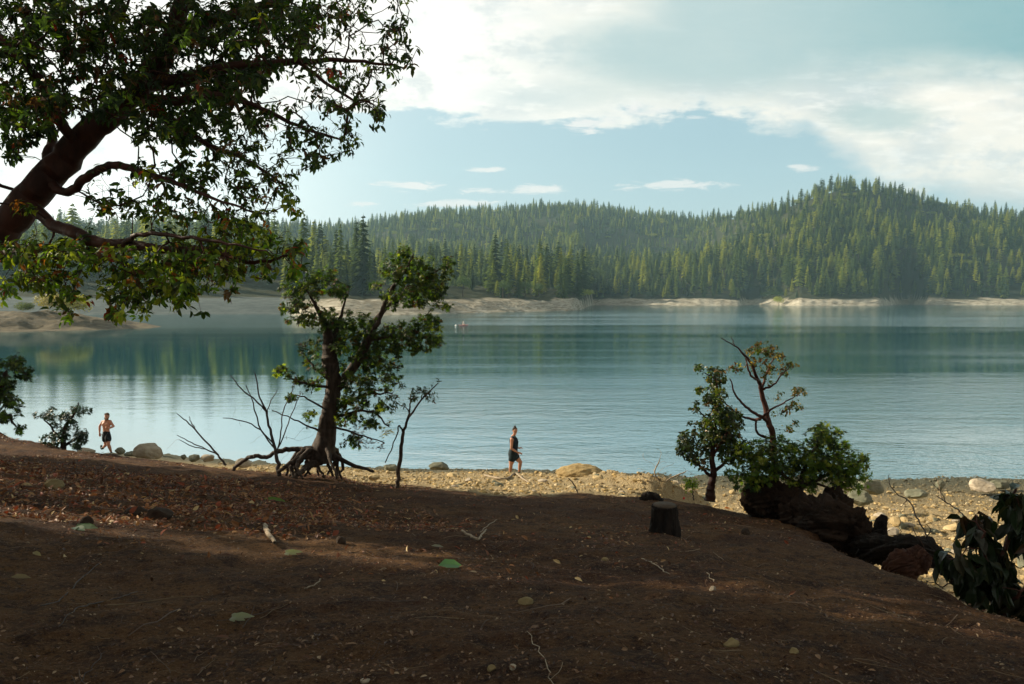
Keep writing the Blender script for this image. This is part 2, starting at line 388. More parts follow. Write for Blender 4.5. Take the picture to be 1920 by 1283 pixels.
# ------------------------------------------------------------------ water
def build_water():
    m, t, o = mat('lake_water'); tc = t.new('ShaderNodeTexCoord').outputs['Object']
    a = t.noise(t.vmul(tc, (.5, 1, 1)), 4.6, 3, .6); b = t.noise(t.vmul(tc, (.5, 1, 1)), 1.1, 3, .5); c = t.noise(t.vmul(tc, (.6, 1, 1)), 13, 2, .5)
    sp = t.new('ShaderNodeSeparateXYZ'); t.l.new(tc, sp.inputs[0])
    br = t.noise(t.vmul(tc, (.12, 1, 1)), .035, 4, .6)
    br2 = t.noise(t.vmul(tc, (.10, 1, 1)), .16, 3, .6)
    wind = t.m('ADD', t.step(br, .36, .62, .35, 1.25), t.step(br2, .4, .65, -.15, .3))
    # open water right of the point is wind-ruffled, the left cove is calm
    u = t.m('DIVIDE', sp.outputs[0], sp.outputs[1])
    calm = t.step(u, -.34, -.05, .28, 1.0)
    ruff = t.m('MULTIPLY', t.step(sp.outputs[1], 120, 190), t.step(u, -.14, .02))
    strip = t.step(sp.outputs[1], 335, 370, 1.0, .7)
    amp = t.m('MULTIPLY', t.m('MULTIPLY', wind, calm), strip)
    amp = t.m('MULTIPLY', amp, t.m('MULTIPLY_ADD', ruff, 3.0, .8)); amp = t.m('MULTIPLY', amp, t.step(sp.outputs[1], 38, 70, 1.3, .55))
    h = t.m('ADD', t.m('MULTIPLY', a, .021), t.m('ADD', t.m('MULTIPLY', b, .040), t.m('MULTIPLY', c, .0045)))
    h = t.m('MULTIPLY', h, amp)
    nb = t.new('ShaderNodeBump'); nb.inputs['Strength'].default_value = 1; nb.inputs['Distance'].default_value = 1.0
    t.l.new(h, nb.inputs['Height'])
    bs = bsdf(t, o, (0.006, 0.062, 0.080), 0.04, .5, nb.outputs[0]); bs.inputs['IOR'].default_value = 9.0; bs.inputs['Specular Tint'].default_value = (0.88, 0.975, 1.0, 1)
    y = np.array([-60, 10, 60, 200, 600, 1200, 2310.]); x = np.array([-2300, -600, -100, 0, 100, 600, 2300.])
    X, Y = np.meshgrid(x, y); nx = len(x)
    i = (np.arange(len(y) - 1)[:, None] * nx + np.arange(nx - 1)[None]).ravel()
    o = mesh_np('water', np.stack([X, Y, 0 * X], -1).reshape(-1, 3), [np.stack([i, i + 1, i + nx + 1, i + nx], -1)], m)
    tag(o, 'teal lake water with wind ripples and hill reflections', 'lake', kind='structure')
build_water()

# ------------------------------------------------------------------ conifers
def conifer_mat():
    m, t, o = mat('conifer_needles'); r = t.new('ShaderNodeObjectInfo').outputs['Random']
    tc = t.new('ShaderNodeTexCoord').outputs['Object']; n = t.noise(tc, 9, 3, .6)
    cr_ = t.new('ShaderNodeValToRGB'); t.put(cr_.inputs[0], r); e_ = cr_.color_ramp.elements
    e_[0].color = (0.020, 0.045, 0.020, 1); e_[1].position = 1.0; e_[1].color = (0.40, 0.42, 0.055, 1)  # tone varies by tree; brightest greens raised to look sunlit
    for ps, cl in ((.3, (0.035, 0.075, 0.024, 1)), (.6, (0.13, 0.19, 0.034, 1)), (.8, (0.27, 0.32, 0.045, 1))): e_.new(ps).color = cl
    c = cr_.outputs[0]
    c = t.mix(t.step(n, .35, .7, 0, .35), c, (0.04, 0.075, 0.020))
    b = bsdf(t, None, c, .7, .15); tr = t.new('ShaderNodeBsdfTranslucent'); t.l.new(t.mix(.2, c, (0.24, 0.29, 0.035)), tr.inputs[0])
    mx = t.new('ShaderNodeMixShader'); mx.inputs[0].default_value = .45
    t.l.new(b.outputs[0], mx.inputs[1]); t.l.new(tr.outputs[0], mx.inputs[2]); t.l.new(mx.outputs[0], o.inputs[0]); return m
M_con = conifer_mat(); M_conb = bark_mat('conifer_bark', (0.05, 0.035, 0.025), (0.10, 0.075, 0.055), 3)
def conifer_mesh(seed, rad=.15, wh=24, nb=9, low=.10, shape=.85):
    g = np.random.default_rng(seed); V = []; F = []
    for k in range(wh):
        z = low + (1 - low) * (k / wh) ** .92 + g.normal(0, .006)
        rr = rad * (1 - (z - low) / (1 - low)) ** shape + .008
        if z < low + .12: rr *= .65 + 2.9 * max(0, (z - low))
        n = max(4, int(nb * (.55 + .45 * rr / rad)))
        for j in range(n):
            if g.random() < .10: continue
            a = j / n * 6.283 + k * 1.3 + g.normal(0, .25); L = rr * g.uniform(.6, 1.22); w = L * .30 + .006
            dx, dy = math.cos(a), math.sin(a); dz = -L * g.uniform(.15, .55)
            px, py = -dy, dx; zz = z + g.normal(0, .008)
            for q in (-1, 0, 1):
                sh = .95 if q == 0 else .72
                ex, ey = dx * L * sh + px * q * w * .9, dy * L * sh + py * q * w * .9
                mx_, my_ = ex * .5, ey * .5; b = len(V)
                V += [(0, 0, zz + .01), (mx_ + px * w * .35, my_ + py * w * .35, zz + dz * .35 + .004), (ex, ey, zz + dz), (mx_ - px * w * .35, my_ - py * w * .35, zz + dz * .45 - .012)]
                F.append((b, b + 1, b + 2, b + 3))
    b = len(V); V += [(-.006, 0, .93), (.006, 0, .93), (0, 0, 1.02), (0, .004, .95)]; F.append((b, b + 1, b + 2, b + 3))
    return np.array(V), np.array(F)
def frustum(p0, p1, r0, r1, n=7):
    p0, p1 = np.array(p0, float), np.array(p1, float); d = p1 - p0; d /= np.linalg.norm(d)
    u = np.cross(d, (.31, .52, .79)); u /= np.linalg.norm(u); w = np.cross(d, u)
    a = np.arange(n) / n * 2 * np.pi; c = np.cos(a)[:, None] * u + np.sin(a)[:, None] * w
    v = np.concatenate([p0 + c * r0, p1 + c * r1]); i = np.arange(n); j = (i + 1) % n
    return v, np.stack([i, j, j + n, i + n], -1)
def broadleaf_mesh(seed, n=900, squash=.8):
    g = np.random.default_rng(seed); 
    lob = g.normal(0, 1, (9, 3)); lob /= np.linalg.norm(lob, axis=1)[:, None]; lob *= .24; lob[:, 2] = np.abs(lob[:, 2]) * .8
    c = lob[g.integers(0, 9, n)]; d = g.normal(0, 1, (n, 3)); d /= np.linalg.norm(d, axis=1)[:, None]
    p = c + d * g.uniform(.10, .22, (n, 1)); p[:, 2] = p[:, 2] * squash + .6
    s = g.uniform(.018, .035, (n, 1)); a = g.normal(0, 1, (n, 3)); a /= np.linalg.norm(a, axis=1)[:, None]; b = np.cross(a, d); 
    V = np.stack([p - a * s, p + b * s * .6, p + a * s, p - b * s * .6], 1).reshape(-1, 3)
    return V, np.arange(n * 4).reshape(-1, 4)
def proto(name, V, F, m, trunk=(.012, .45)):
    root = empty(name); cr = mesh_np('crown', V, [F], m, root, smooth=False)
    v, f = frustum((0, 0, -.03), (0, 0, trunk[1]), trunk[0], trunk[0] * .55, 6); mesh_np('trunk', v, [f], M_conb, root)
    return root
def copy_thing(root):
    r = root.copy(); COL.objects.link(r)
    for c in root.children:
        d = c.copy(); COL.objects.link(d); d.parent = r
    return r
protos = []
for k, (rad, wh, nb, lw, shp) in enumerate([(.17, 25, 9, .08, .80), (.215, 22, 9, .05, .66), (.145, 26, 8, .14, .8), (.19, 17, 7, .22, .5)]):
    V, F = conifer_mesh(20 + k, rad, wh, nb, lw, shp); protos.append(proto('pine_tree', V, F, M_con))
def forest():
    g = np.random.default_rng(3)
    pts = []
    # jittered sampling, density lower with distance
    N = 80000
    uu = g.uniform(-520, 2450, N); D = np.sqrt(g.uniform(255 ** 2, 1950 ** 2, N))
    a = (uu - 960) / FPX; X = a * D; Y = D
    Z, u, r = far_h(X, Y)
    d2 = itp(u, D2)
    ok = (r > 1.05 + g.random(N) * .35 + .7 * (u < 545)) & (D < d2 + 60)
    cl = fbm(X / 60, Y / 60, 3, 31); ok &= (g.random(N) < .66 + cl * 1.3)
    ok &= ~((D > 1000) & (g.random(N) < .25))
    X, Y, Z, D, u, r = [q[ok] for q in (X, Y, Z, D, u, r)]
    # grid thinning ~5.5 m so trunks do not coincide
    key = (np.floor(X / 7.0).astype(int) * 100003 + np.floor(Y / 7.0).astype(int)); _, ix = np.unique(key, return_index=True)
    X, Y, Z, D, u, r = [q[ix] for q in (X, Y, Z, D, u, r)]
    n = len(X); hh = np.clip(g.lognormal(math.log(18.5), .32, n), 8, 34)
    edge = sstep(D - itp(u, DS), 20, 60); hh *= .62 + .38 * edge
    hh *= np.where(D > 1000, .85, 1)
    return X, Y, Z, D, u, hh, g
fX, fY, fZ, fD, fu, fh, g = forest()
# those standing in front of the rest: visible size against the rows before them
vtop = HOR - (fZ + fh - CAMZ) / fD * FPX
score = fh / fD * FPX
inframe = (fu > 150) & (fu < 1915)
cand = np.where(inframe)[0]
order = cand[np.argsort(fD[cand])]
skyl = np.full(2500, 600.0); chosen = []
for i in order:
    w = int(max(3, score[i] * .10)); c = int(fu[i]); lo, hi = max(0, c - w), min(2499, c + w)
    vis = np.mean(skyl[lo:hi] - vtop[i])
    if vis > score[i] * .30: chosen.append(i)
    skyl[lo:hi] = np.minimum(skyl[lo:hi], vtop[i] + score[i] * .12)
chosen = np.array(sorted(chosen, key=lambda i: -score[i])[:296])
lab = {0: ('tall dark conifer rising behind the grey embankment on the left shore', 'conifers behind the embankment'),
       1: ('tall dark conifer at the wood edge behind the middle sand spit', 'conifers behind the middle spit'),
       2: ('far sunlit conifer on the wooded shore across the open lake', 'conifers along the far right shore')}
firstuse = [True] * 4
for i in chosen:
    k = int(g.integers(0, 4)); t = protos[k] if firstuse[k] else copy_thing(protos[k]); firstuse[k] = False
    t.location = (fX[i], fY[i], fZ[i] - .3); s = float(fh[i]); sw = s * g.uniform(.95, 1.45); t.scale = (sw, sw, s); t.rotation_euler = (0, 0, g.uniform(0, 6.28))
    z = 0 if fu[i] < 560 else (1 if fu[i] < 1100 else 2)
    tag(t, lab[z][0], 'tree', lab[z][1])
rest = np.setdiff1d(np.arange(len(fX)), chosen)
V, F = broadleaf_mesh(7); V = V - np.array([0, 0, .30])
bl = proto('broadleaf_tree', V, F, M_con, (.02, .5))
def gn_forest():
    me = bpy.data.meshes.new('forest'); n = len(rest)
    me.vertices.add(n); me.vertices.foreach_set('co', np.stack([fX[rest], fY[rest], fZ[rest] - .4], -1).astype(np.float32).ravel())
    def fa(nm, typ, arr):
        at = me.attributes.new(nm, typ, 'POINT'); at.data.foreach_set('value' if typ != 'FLOAT_VECTOR' else 'vector', np.asarray(arr).ravel())
    h = fh[rest]; w = h * g.uniform(1.0, 1.6, n)
    low = g.random(n) < .10; idx = g.integers(0, 4, n); idx[low] = 4; h = np.where(low, h * .72, h)
    fa('siz', 'FLOAT_VECTOR', np.stack([w, w, h], -1).astype(np.float32)); fa('rot', 'FLOAT_VECTOR', np.stack([0 * w, 0 * w, g.uniform(0, 6.28, n)], -1).astype(np.float32))
    fa('pick', 'INT', idx.astype(np.int32))
    o = bpy.data.objects.new('forest', me); COL.objects.link(o)
    ng = bpy.data.node_groups.new('forest_nodes', 'GeometryNodeTree')
    ng.interface.new_socket('Geometry', in_out='INPUT', socket_type='NodeSocketGeometry'); ng.interface.new_socket('Geometry', in_out='OUTPUT', socket_type='NodeSocketGeometry')
    N = ng.nodes; L = ng.links; gi = N.new('NodeGroupInput'); go = N.new('NodeGroupOutput')
    mtp = N.new('GeometryNodeMeshToPoints'); L.new(gi.outputs[0], mtp.inputs[0])
    join = N.new('GeometryNodeJoinGeometry')
    def attr(nm, dt):
        a = N.new('GeometryNodeInputNamedAttribute'); a.data_type = dt; a.inputs[0].default_value = nm; return a.outputs[0]
    siz = attr('siz', 'FLOAT_VECTOR'); rot = attr('rot', 'FLOAT_VECTOR'); pick = attr('pick', 'INT')
    e2r = N.new('FunctionNodeEulerToRotation'); L.new(rot, e2r.inputs[0])
    for k, root in enumerate(protos + [bl]):
        oi = N.new('GeometryNodeObjectInfo'); oi.transform_space = 'ORIGINAL'
        oi.inputs[0].default_value = [c for c in root.children if c.name.startswith('crown')][0]
        oi.inputs[1].default_value = True
        cmp = N.new('FunctionNodeCompare'); cmp.data_type = 'INT'; cmp.operation = 'EQUAL'; L.new(pick, cmp.inputs[2]); cmp.inputs[3].default_value = k
        ip = N.new('GeometryNodeInstanceOnPoints'); L.new(mtp.outputs[0], ip.inputs['Points']); L.new(cmp.outputs[0], ip.inputs['Selection'])
        L.new(oi.outputs['Geometry'], ip.inputs['Instance']); L.new(e2r.outputs[0], ip.inputs['Rotation']); L.new(siz, ip.inputs['Scale'])
        L.new(ip.outputs[0], join.inputs[0])
    L.new(join.outputs[0], go.inputs[0])
    md = o.modifiers.new('instances', 'NODES'); md.node_group = ng
    tag(o, 'dense conifer forest covering the far hills', 'forest', kind='stuff')
gn_forest()
def far_ground(u, D):
    X = (u - 960) / FPX * D; return np.array([X, D, float(far_h(np.array([X]), np.array([float(D)]))[0][0])])
M_bro = leaf_mat('far_foliage', .3, .6, (1.2, 1.3, .6))
def bush_mesh(seed, c1, c2, n=1500):
    V, F = broadleaf_mesh(seed, n, .85); g = np.random.default_rng(seed)
    t = g.random((n, 1)); c = np.repeat(np.array(c1)[None] * t + np.array(c2)[None] * (1 - t), 4, 0); return V, F, c
first = True
for (u, D, s, lb) in [(868, 352, 11.0, 'small round green tree at the left end of the sand spit'), (943, 372, 10.0, 'round bright green tree standing alone on the sand spit'), (985, 392, 9.5, 'narrow green tree right of the round one on the spit'), (1010, 396, 8.0, 'low dark green bush nearest the tip of the sand spit'), (1045, 420, 5, 'smallest dark bush at the tip of the sand spit')]:
    V, F, c = bush_mesh(int(u), (0.07, 0.12, 0.03), (0.10, 0.16, 0.035))
    t = empty('round_tree', far_ground(u, D)); mesh_np('crown', V, [F], M_bro, t, False, c)
    v, f = frustum((0, 0, -.05), (0, 0, .6), .03, .015, 7); mesh_np('trunk', v, [f], M_conb, t); t.scale = (s, s, s)
    tag(t, lb, 'tree', 'small trees on the sand spit')
bl.location = far_ground(1460, 655); bl.scale = (15, 15, 15); tag(bl, 'rounded broadleaf tree at the edge of the far right shore woods', 'tree')
for (u, D, s, c1, c2, lb, nm) in [
    (45, 150, 4.2, (0.16, 0.20, 0.03), (0.08, 0.11, 0.02), 'small yellow-green bush alone on the left gravel point', 'bush'),
    (97, 150, 7.2, (0.42, 0.35, 0.11), (0.30, 0.26, 0.09), 'rounded straw-coloured bush on the left gravel point', 'bush'),
    (133, 152, 8.4, (0.50, 0.44, 0.08), (0.30, 0.30, 0.06), 'taller yellow bush beside the straw-coloured one', 'bush')]:
    X = (u - 960) / FPX * D; V, F, c = bush_mesh(int(u) + 3, c1, c2, 1800); V = V - np.array([0, 0, .30])
    o = mesh_np(nm, V, [F], M_bro, None, False, c); o.location = (X, D, float(point_h(X, D))); o.scale = (s * 1.15, s, s); tag(o, lb, 'bush')
# ================================================================== foreground vegetation
def nrm(a): return a / np.maximum(np.linalg.norm(a, axis=-1, keepdims=True), 1e-9)
OV_T = np.array([0, .32, .68, 1.0]); OV_W = np.array([0, .9, .85, 0])
def leaves(P, D, N, L, Wd, col, fold=.25, curl=.25, widths=OV_W):
    """n oval folded leaves: base P, axis D, normal N"""
    n = len(P); D = nrm(D); S = nrm(np.cross(D, N)); N = np.cross(S, D)
    L = np.broadcast_to(L, (n,))[:, None]; Wd = np.broadcast_to(Wd, (n,))[:, None]
    def mid(t): return P + D * L * t - N * L * curl * t * t
    V = np.empty((n, 8, 3))
    V[:, 0] = P
    for k, t, w in ((1, .32, widths[1]), (4, .68, widths[2])):
        c = mid(t); V[:, k] = c + S * Wd * .5 * w + N * Wd * fold * w; V[:, k + 1] = c; V[:, k + 2] = c - S * Wd * .5 * w + N * Wd * fold * w
    V[:, 7] = mid(1.0)
    base = (np.arange(n) * 8)[:, None]
    q = np.concatenate([base + np.array([[1, 4, 5, 2]]), base + np.array([[2, 5, 6, 3]])])
    t3 = np.concatenate([base + np.array([[0, 1, 2]]), base + np.array([[0, 2, 3]]), base + np.array([[4, 7, 5]]), base + np.array([[5, 7, 6]])])
    return V.reshape(-1, 3), q, t3, np.repeat(col, 8, 0)
class LB:
    def __init__(s): s.V = []; s.Q = []; s.T = []; s.C = []; s.n = 0
    def add(s, V, q, t, c): s.V.append(V); s.Q.append(q + s.n); s.T.append(t + s.n); s.C.append(c); s.n += len(V)
    def build(s, name, m, parent): return mesh_np(name, np.concatenate(s.V), [np.concatenate(s.Q), np.concatenate(s.T)], m, parent, False, np.concatenate(s.C))
def palette(g, n, cols, wts, var=.25):
    cols = np.array(cols); w = np.array(wts, float); w /= w.sum()
    c = cols[g.choice(len(cols), n, p=w)]; return np.clip(c * g.uniform(1 - var, 1 + var, (n, 1)), 0, 1)
def rand_dir(g, n): return nrm(g.normal(0, 1, (n, 3)))
def rosettes(g, lb, pts, dirs, k, L, Wr, cols, spread=(50, 85), droop=.25, curl=.3, lob=0, jit=.02, cluster=True):
    """k leaves whorled about every point"""
    m = len(pts); P = np.repeat(pts, k, 0) + g.normal(0, jit, (m * k, 3)); A = nrm(np.repeat(dirs, k, 0))
    B = nrm(np.cross(A, np.array([.3, .5, .81]))); C = np.cross(A, B)
    ph = g.uniform(0, 6.283, m * k); th = np.radians(g.uniform(*spread, m * k))
    D = A * np.cos(th)[:, None] + (B * np.cos(ph)[:, None] + C * np.sin(ph)[:, None]) * np.sin(th)[:, None]
    D[:, 2] -= droop * g.uniform(.3, 1.7, m * k); D = nrm(D)
    N = nrm(A * .8 + np.array([0, 0, .6]) + rand_dir(g, m * k) * .45)
    ll = L * g.uniform(.6, 1.25, m * k)
    if cluster:  # one plant colour per whorl most of the time
        c0 = np.repeat(cols(g, m), k, 0); c1 = cols(g, m * k); s = g.random(m * k) < .25; c0[s] = c1[s]; c = c0 * g.uniform(.8, 1.2, (m * k, 1))
    else: c = cols(g, m * k)
    if lob == 0: lb.add(*leaves(P, D, N, ll, ll * Wr, c, curl=curl))
    else:
        D = nrm(D); S = nrm(np.cross(D, N)); pet = P + D * (ll * .25)[:, None]
        for a, sc in ((-72, .55), (-36, .8), (0, 1), (36, .8), (72, .55)):
            d = D * math.cos(R(a)) + S * math.sin(R(a))
            lb.add(*leaves(pet, d, N, ll * sc * .8, ll * Wr * .42, c, fold=.12, curl=curl * .6))
def smooth_path(pts, n=6):
    pts = np.array(pts, float)
    if len(pts) < 3: 
        t = np.linspace(0, 1, n * (len(pts) - 1) + 1)[:, None]; return pts[0] * (1 - t) + pts[-1] * t
    P = np.vstack([2 * pts[0] - pts[1], pts, 2 * pts[-1] - pts[-2]]); out = []
    for i in range(1, len(P) - 2):
        p0, p1, p2, p3 = P[i - 1:i + 3]
        for t in np.arange(n) / n:
            out.append(.5 * (2 * p1 + (p2 - p0) * t + (2 * p0 - 5 * p1 + 4 * p2 - p3) * t * t + (3 * p1 - p0 - 3 * p2 + p3) * t ** 3))
    out.append(pts[-1]); return np.array(out)
class Skel:
    def __init__(s): s.P = []; s.par = []; s.r = []; s.own = []
    def path(s, pts, parent=-1, own=0, n=5, wob=0.0, g=None):
        """pts rows x,y,z,r"""
        q = smooth_path(pts, n); first = len(s.P)
        for i, p in enumerate(q):
            if parent >= 0 and i == 0: continue
            pp = np.array(p[:3])
            if wob and g is not None and 0 < i < len(q) - 1: pp = pp + g.normal(0, wob, 3)
            s.P.append(pp); s.par.append(parent if len(s.P) - 1 == first else len(s.P) - 2); s.r.append(max(p[3], 1e-4)); s.own.append(own)
        return first
    def near(s, p):
        return int(np.argmin(np.linalg.norm(np.array(s.P) - np.array(p)[None, :3], axis=1)))
    def grow(s, att, g, step=.12, wander=.05, tip=.003, sag=0.0, expo=.5, pw=.15, rmax=.05, lift=.25):
        n0 = len(s.P); N = n0 + 1; cap = n0 + len(att) * 60
        P = np.zeros((cap, 3)); P[:n0] = s.P; par = list(s.par); own = list(s.own); pl = np.zeros(cap)
        for i in range(n0): pl[i] = 0 if par[i] < 0 else pl[par[i]] + np.linalg.norm(P[i] - P[par[i]])
        cnt = n0; dist = np.array([np.min(np.linalg.norm(P[:n0] - a, axis=1)) for a in att]); tips = []
        for ai in np.argsort(dist):
            a = att[ai]; d = np.linalg.norm(P[:cnt] - a, axis=1); i = int(np.argmin(d + pw * pl[:cnt])); L = d[i]
            k = max(1, int(math.ceil(L / step))); p0 = P[i]
            if par[i] >= 0: dr = nrm(p0 - P[par[i]])
            else: dr = nrm(a - p0)
            side = rand_dir(g, 1)[0] * L * .18; c = p0 + dr * L * lift + side * .5; c2 = a - (a - p0) * .3 + side + np.array([0, 0, L * .08])
            prev = i
            if cnt + k >= cap: break
            for j in range(1, k + 1):
                t = j / k; q = (1 - t) ** 3 * p0 + 3 * (1 - t) ** 2 * t * c + 3 * (1 - t) * t * t * c2 + t ** 3 * a
                if j < k: q = q + g.normal(0, wander * min(step, L), 3)
                P[cnt] = q; par.append(prev); own.append(own[prev]); pl[cnt] = pl[prev] + np.linalg.norm(q - P[prev]); prev = cnt; cnt += 1
            tips.append(prev)
        P = P[:cnt]; child = np.zeros(cnt); has = np.zeros(cnt, bool)
        for i in range(cnt - 1, 0, -1):
            if child[i] == 0: child[i] = 1
            if par[i] >= 0: child[par[i]] += child[i]
        r = np.minimum(tip * child ** expo, rmax)
        r[:n0] = np.maximum(np.array(s.r), np.minimum(r[:n0], np.array(s.r)))
        s.P = list(P); s.par = par; s.own = own; s.r = list(r); s.n0 = n0
        return tips
    def dirs(s):
        P = np.array(s.P); par = np.array(s.par); D = np.zeros_like(P); ok = par >= 0
        D[ok] = P[ok] - P[par[ok]]; 
        for i in np.where(~ok)[0]:
            ch = np.where(par == i)[0]; D[i] = P[ch[0]] - P[i] if len(ch) else (0, 0, 1)
        return nrm(D)
    def build(s, name, m, parent, own=None, gnarl=0.0):
        P = np.array(s.P); par = np.array(s.par); r = np.array(s.r); D = s.dirs(); ow = np.array(s.own)
        n = len(P); main = np.full(n, -1)
        for i in range(n):
            p = par[i]
            if p >= 0 and (main[p] < 0 or r[i] > r[main[p]]): main[p] = i
        idx = np.where(par >= 0)[0]
        if own is not None: idx = idx[np.isin(ow[idx], own)]
        VV = []; FF = []; cnt = 0
        Dm = D.copy()
        ch = main[main >= 0]; pr = np.where(main >= 0)[0]; Dm[pr] = nrm(D[pr] + D[ch])
        for lo, hi, k in ((0, .006, 3), (.006, .03, 5), (.03, .12, 9), (.12, 9, 16)):
            rr = r[idx]; sel = idx[(rr >= lo) & (rr < hi)]
            if not len(sel): continue
            p = par[sel]; ismain = main[p] == sel
            r0 = np.where(ismain, r[p], np.minimum(r[p], r[sel] * 1.25)); d0 = np.where(ismain[:, None], Dm[p], D[sel])
            a = np.arange(k) / k * 2 * np.pi
            def ring(c, d, rad, seedpos):
                u = nrm(np.cross(d, np.array([.23, .61, .75]))); w = np.cross(d, u)
                rad = rad[:, None] * (np.ones((1, k)))
                if gnarl: rad = rad * (1 + gnarl * np.sin(a * 3 + seedpos[:, 2:3] * 5) + gnarl * .6 * np.sin(a * 5 - seedpos[:, 0:1] * 9 + seedpos[:, 2:3] * 7))
                return c[:, None] + (u[:, None] * np.cos(a)[None, :, None] + w[:, None] * np.sin(a)[None, :, None]) * rad[..., None]
            A = ring(P[p], d0, r0, P[p]); B = ring(P[sel], Dm[sel], r[sel], P[sel])
            V = np.concatenate([A, B], 1).reshape(-1, 3); b = (np.arange(len(sel)) * 2 * k)[:, None] + cnt
            i = np.arange(k); j = (i + 1) % k
            F = np.stack([b + i, b + j, b + j + k, b + i + k], -1).reshape(-1, 4)
            VV.append(V); FF.append(F); cnt += len(V)
        return mesh_np(name, np.concatenate(VV), FF, m, parent)
def blob(g, u, v, ru, rv, Y, dy, n):
    """n points in an ellipsoidal clump"""
    q = rand_dir(g, n) * (g.random((n, 1)) ** .45); out = []
    for a, b, c in q:
        out.append(PX(u + a * ru, v + b * rv, Y + c * dy))
    return np.array(out)
def blobs(g, lst, Y, dy, per=1.0):
    out = []
    for e in lst:
        u, v, ru, rv, n = e[:5]; yy = e[5] if len(e) > 5 else Y; d = e[6] if len(e) > 6 else dy
        out.append(blob(g, u, v, ru, rv, yy, d, max(1, int(n * per))))
    return np.concatenate(out)
def pp(u, v, Y, wpx):  # point with radius given as width in photo pixels
    p = PX(u, v, Y); return (p[0], p[1], p[2], wpx * .5 * Y / FPX)

GREEN = (0.036, 0.066, 0.018); DKG = (0.020, 0.040, 0.016); LG = (0.10, 0.17, 0.022); YG = (0.23, 0.26, 0.03); OL = (0.07, 0.085, 0.022)
RED = (0.22, 0.035, 0.02); BRN = (0.11, 0.055, 0.03); ORG = (0.30, 0.10, 0.03); YEL = (0.42, 0.32, 0.06)
M_leaf = leaf_mat('broad_leaf', .5); M_leafd = leaf_mat('thick_dark_leaf', .22, .35)
M_madrone = bark_mat('red_peeling_bark', (0.035, 0.014, 0.011), (0.085, 0.032, 0.022), 5, (1, 1, .35), .6, .02, .6)
M_bark = bark_mat('grey_brown_bark', (0.030, 0.021, 0.016), (0.085, 0.060, 0.045), 14, (1, 1, .3), 1.0, .02)
M_twig = bark_mat('bare_twig', (0.045, 0.035, 0.032), (0.11, 0.09, 0.08), 20, (1, 1, 1), .3, .004)
M_dry = bark_mat('sunbleached_wood', (0.20, 0.15, 0.10), (0.38, 0.31, 0.22), 20, (1, 1, .4), .5, .006)

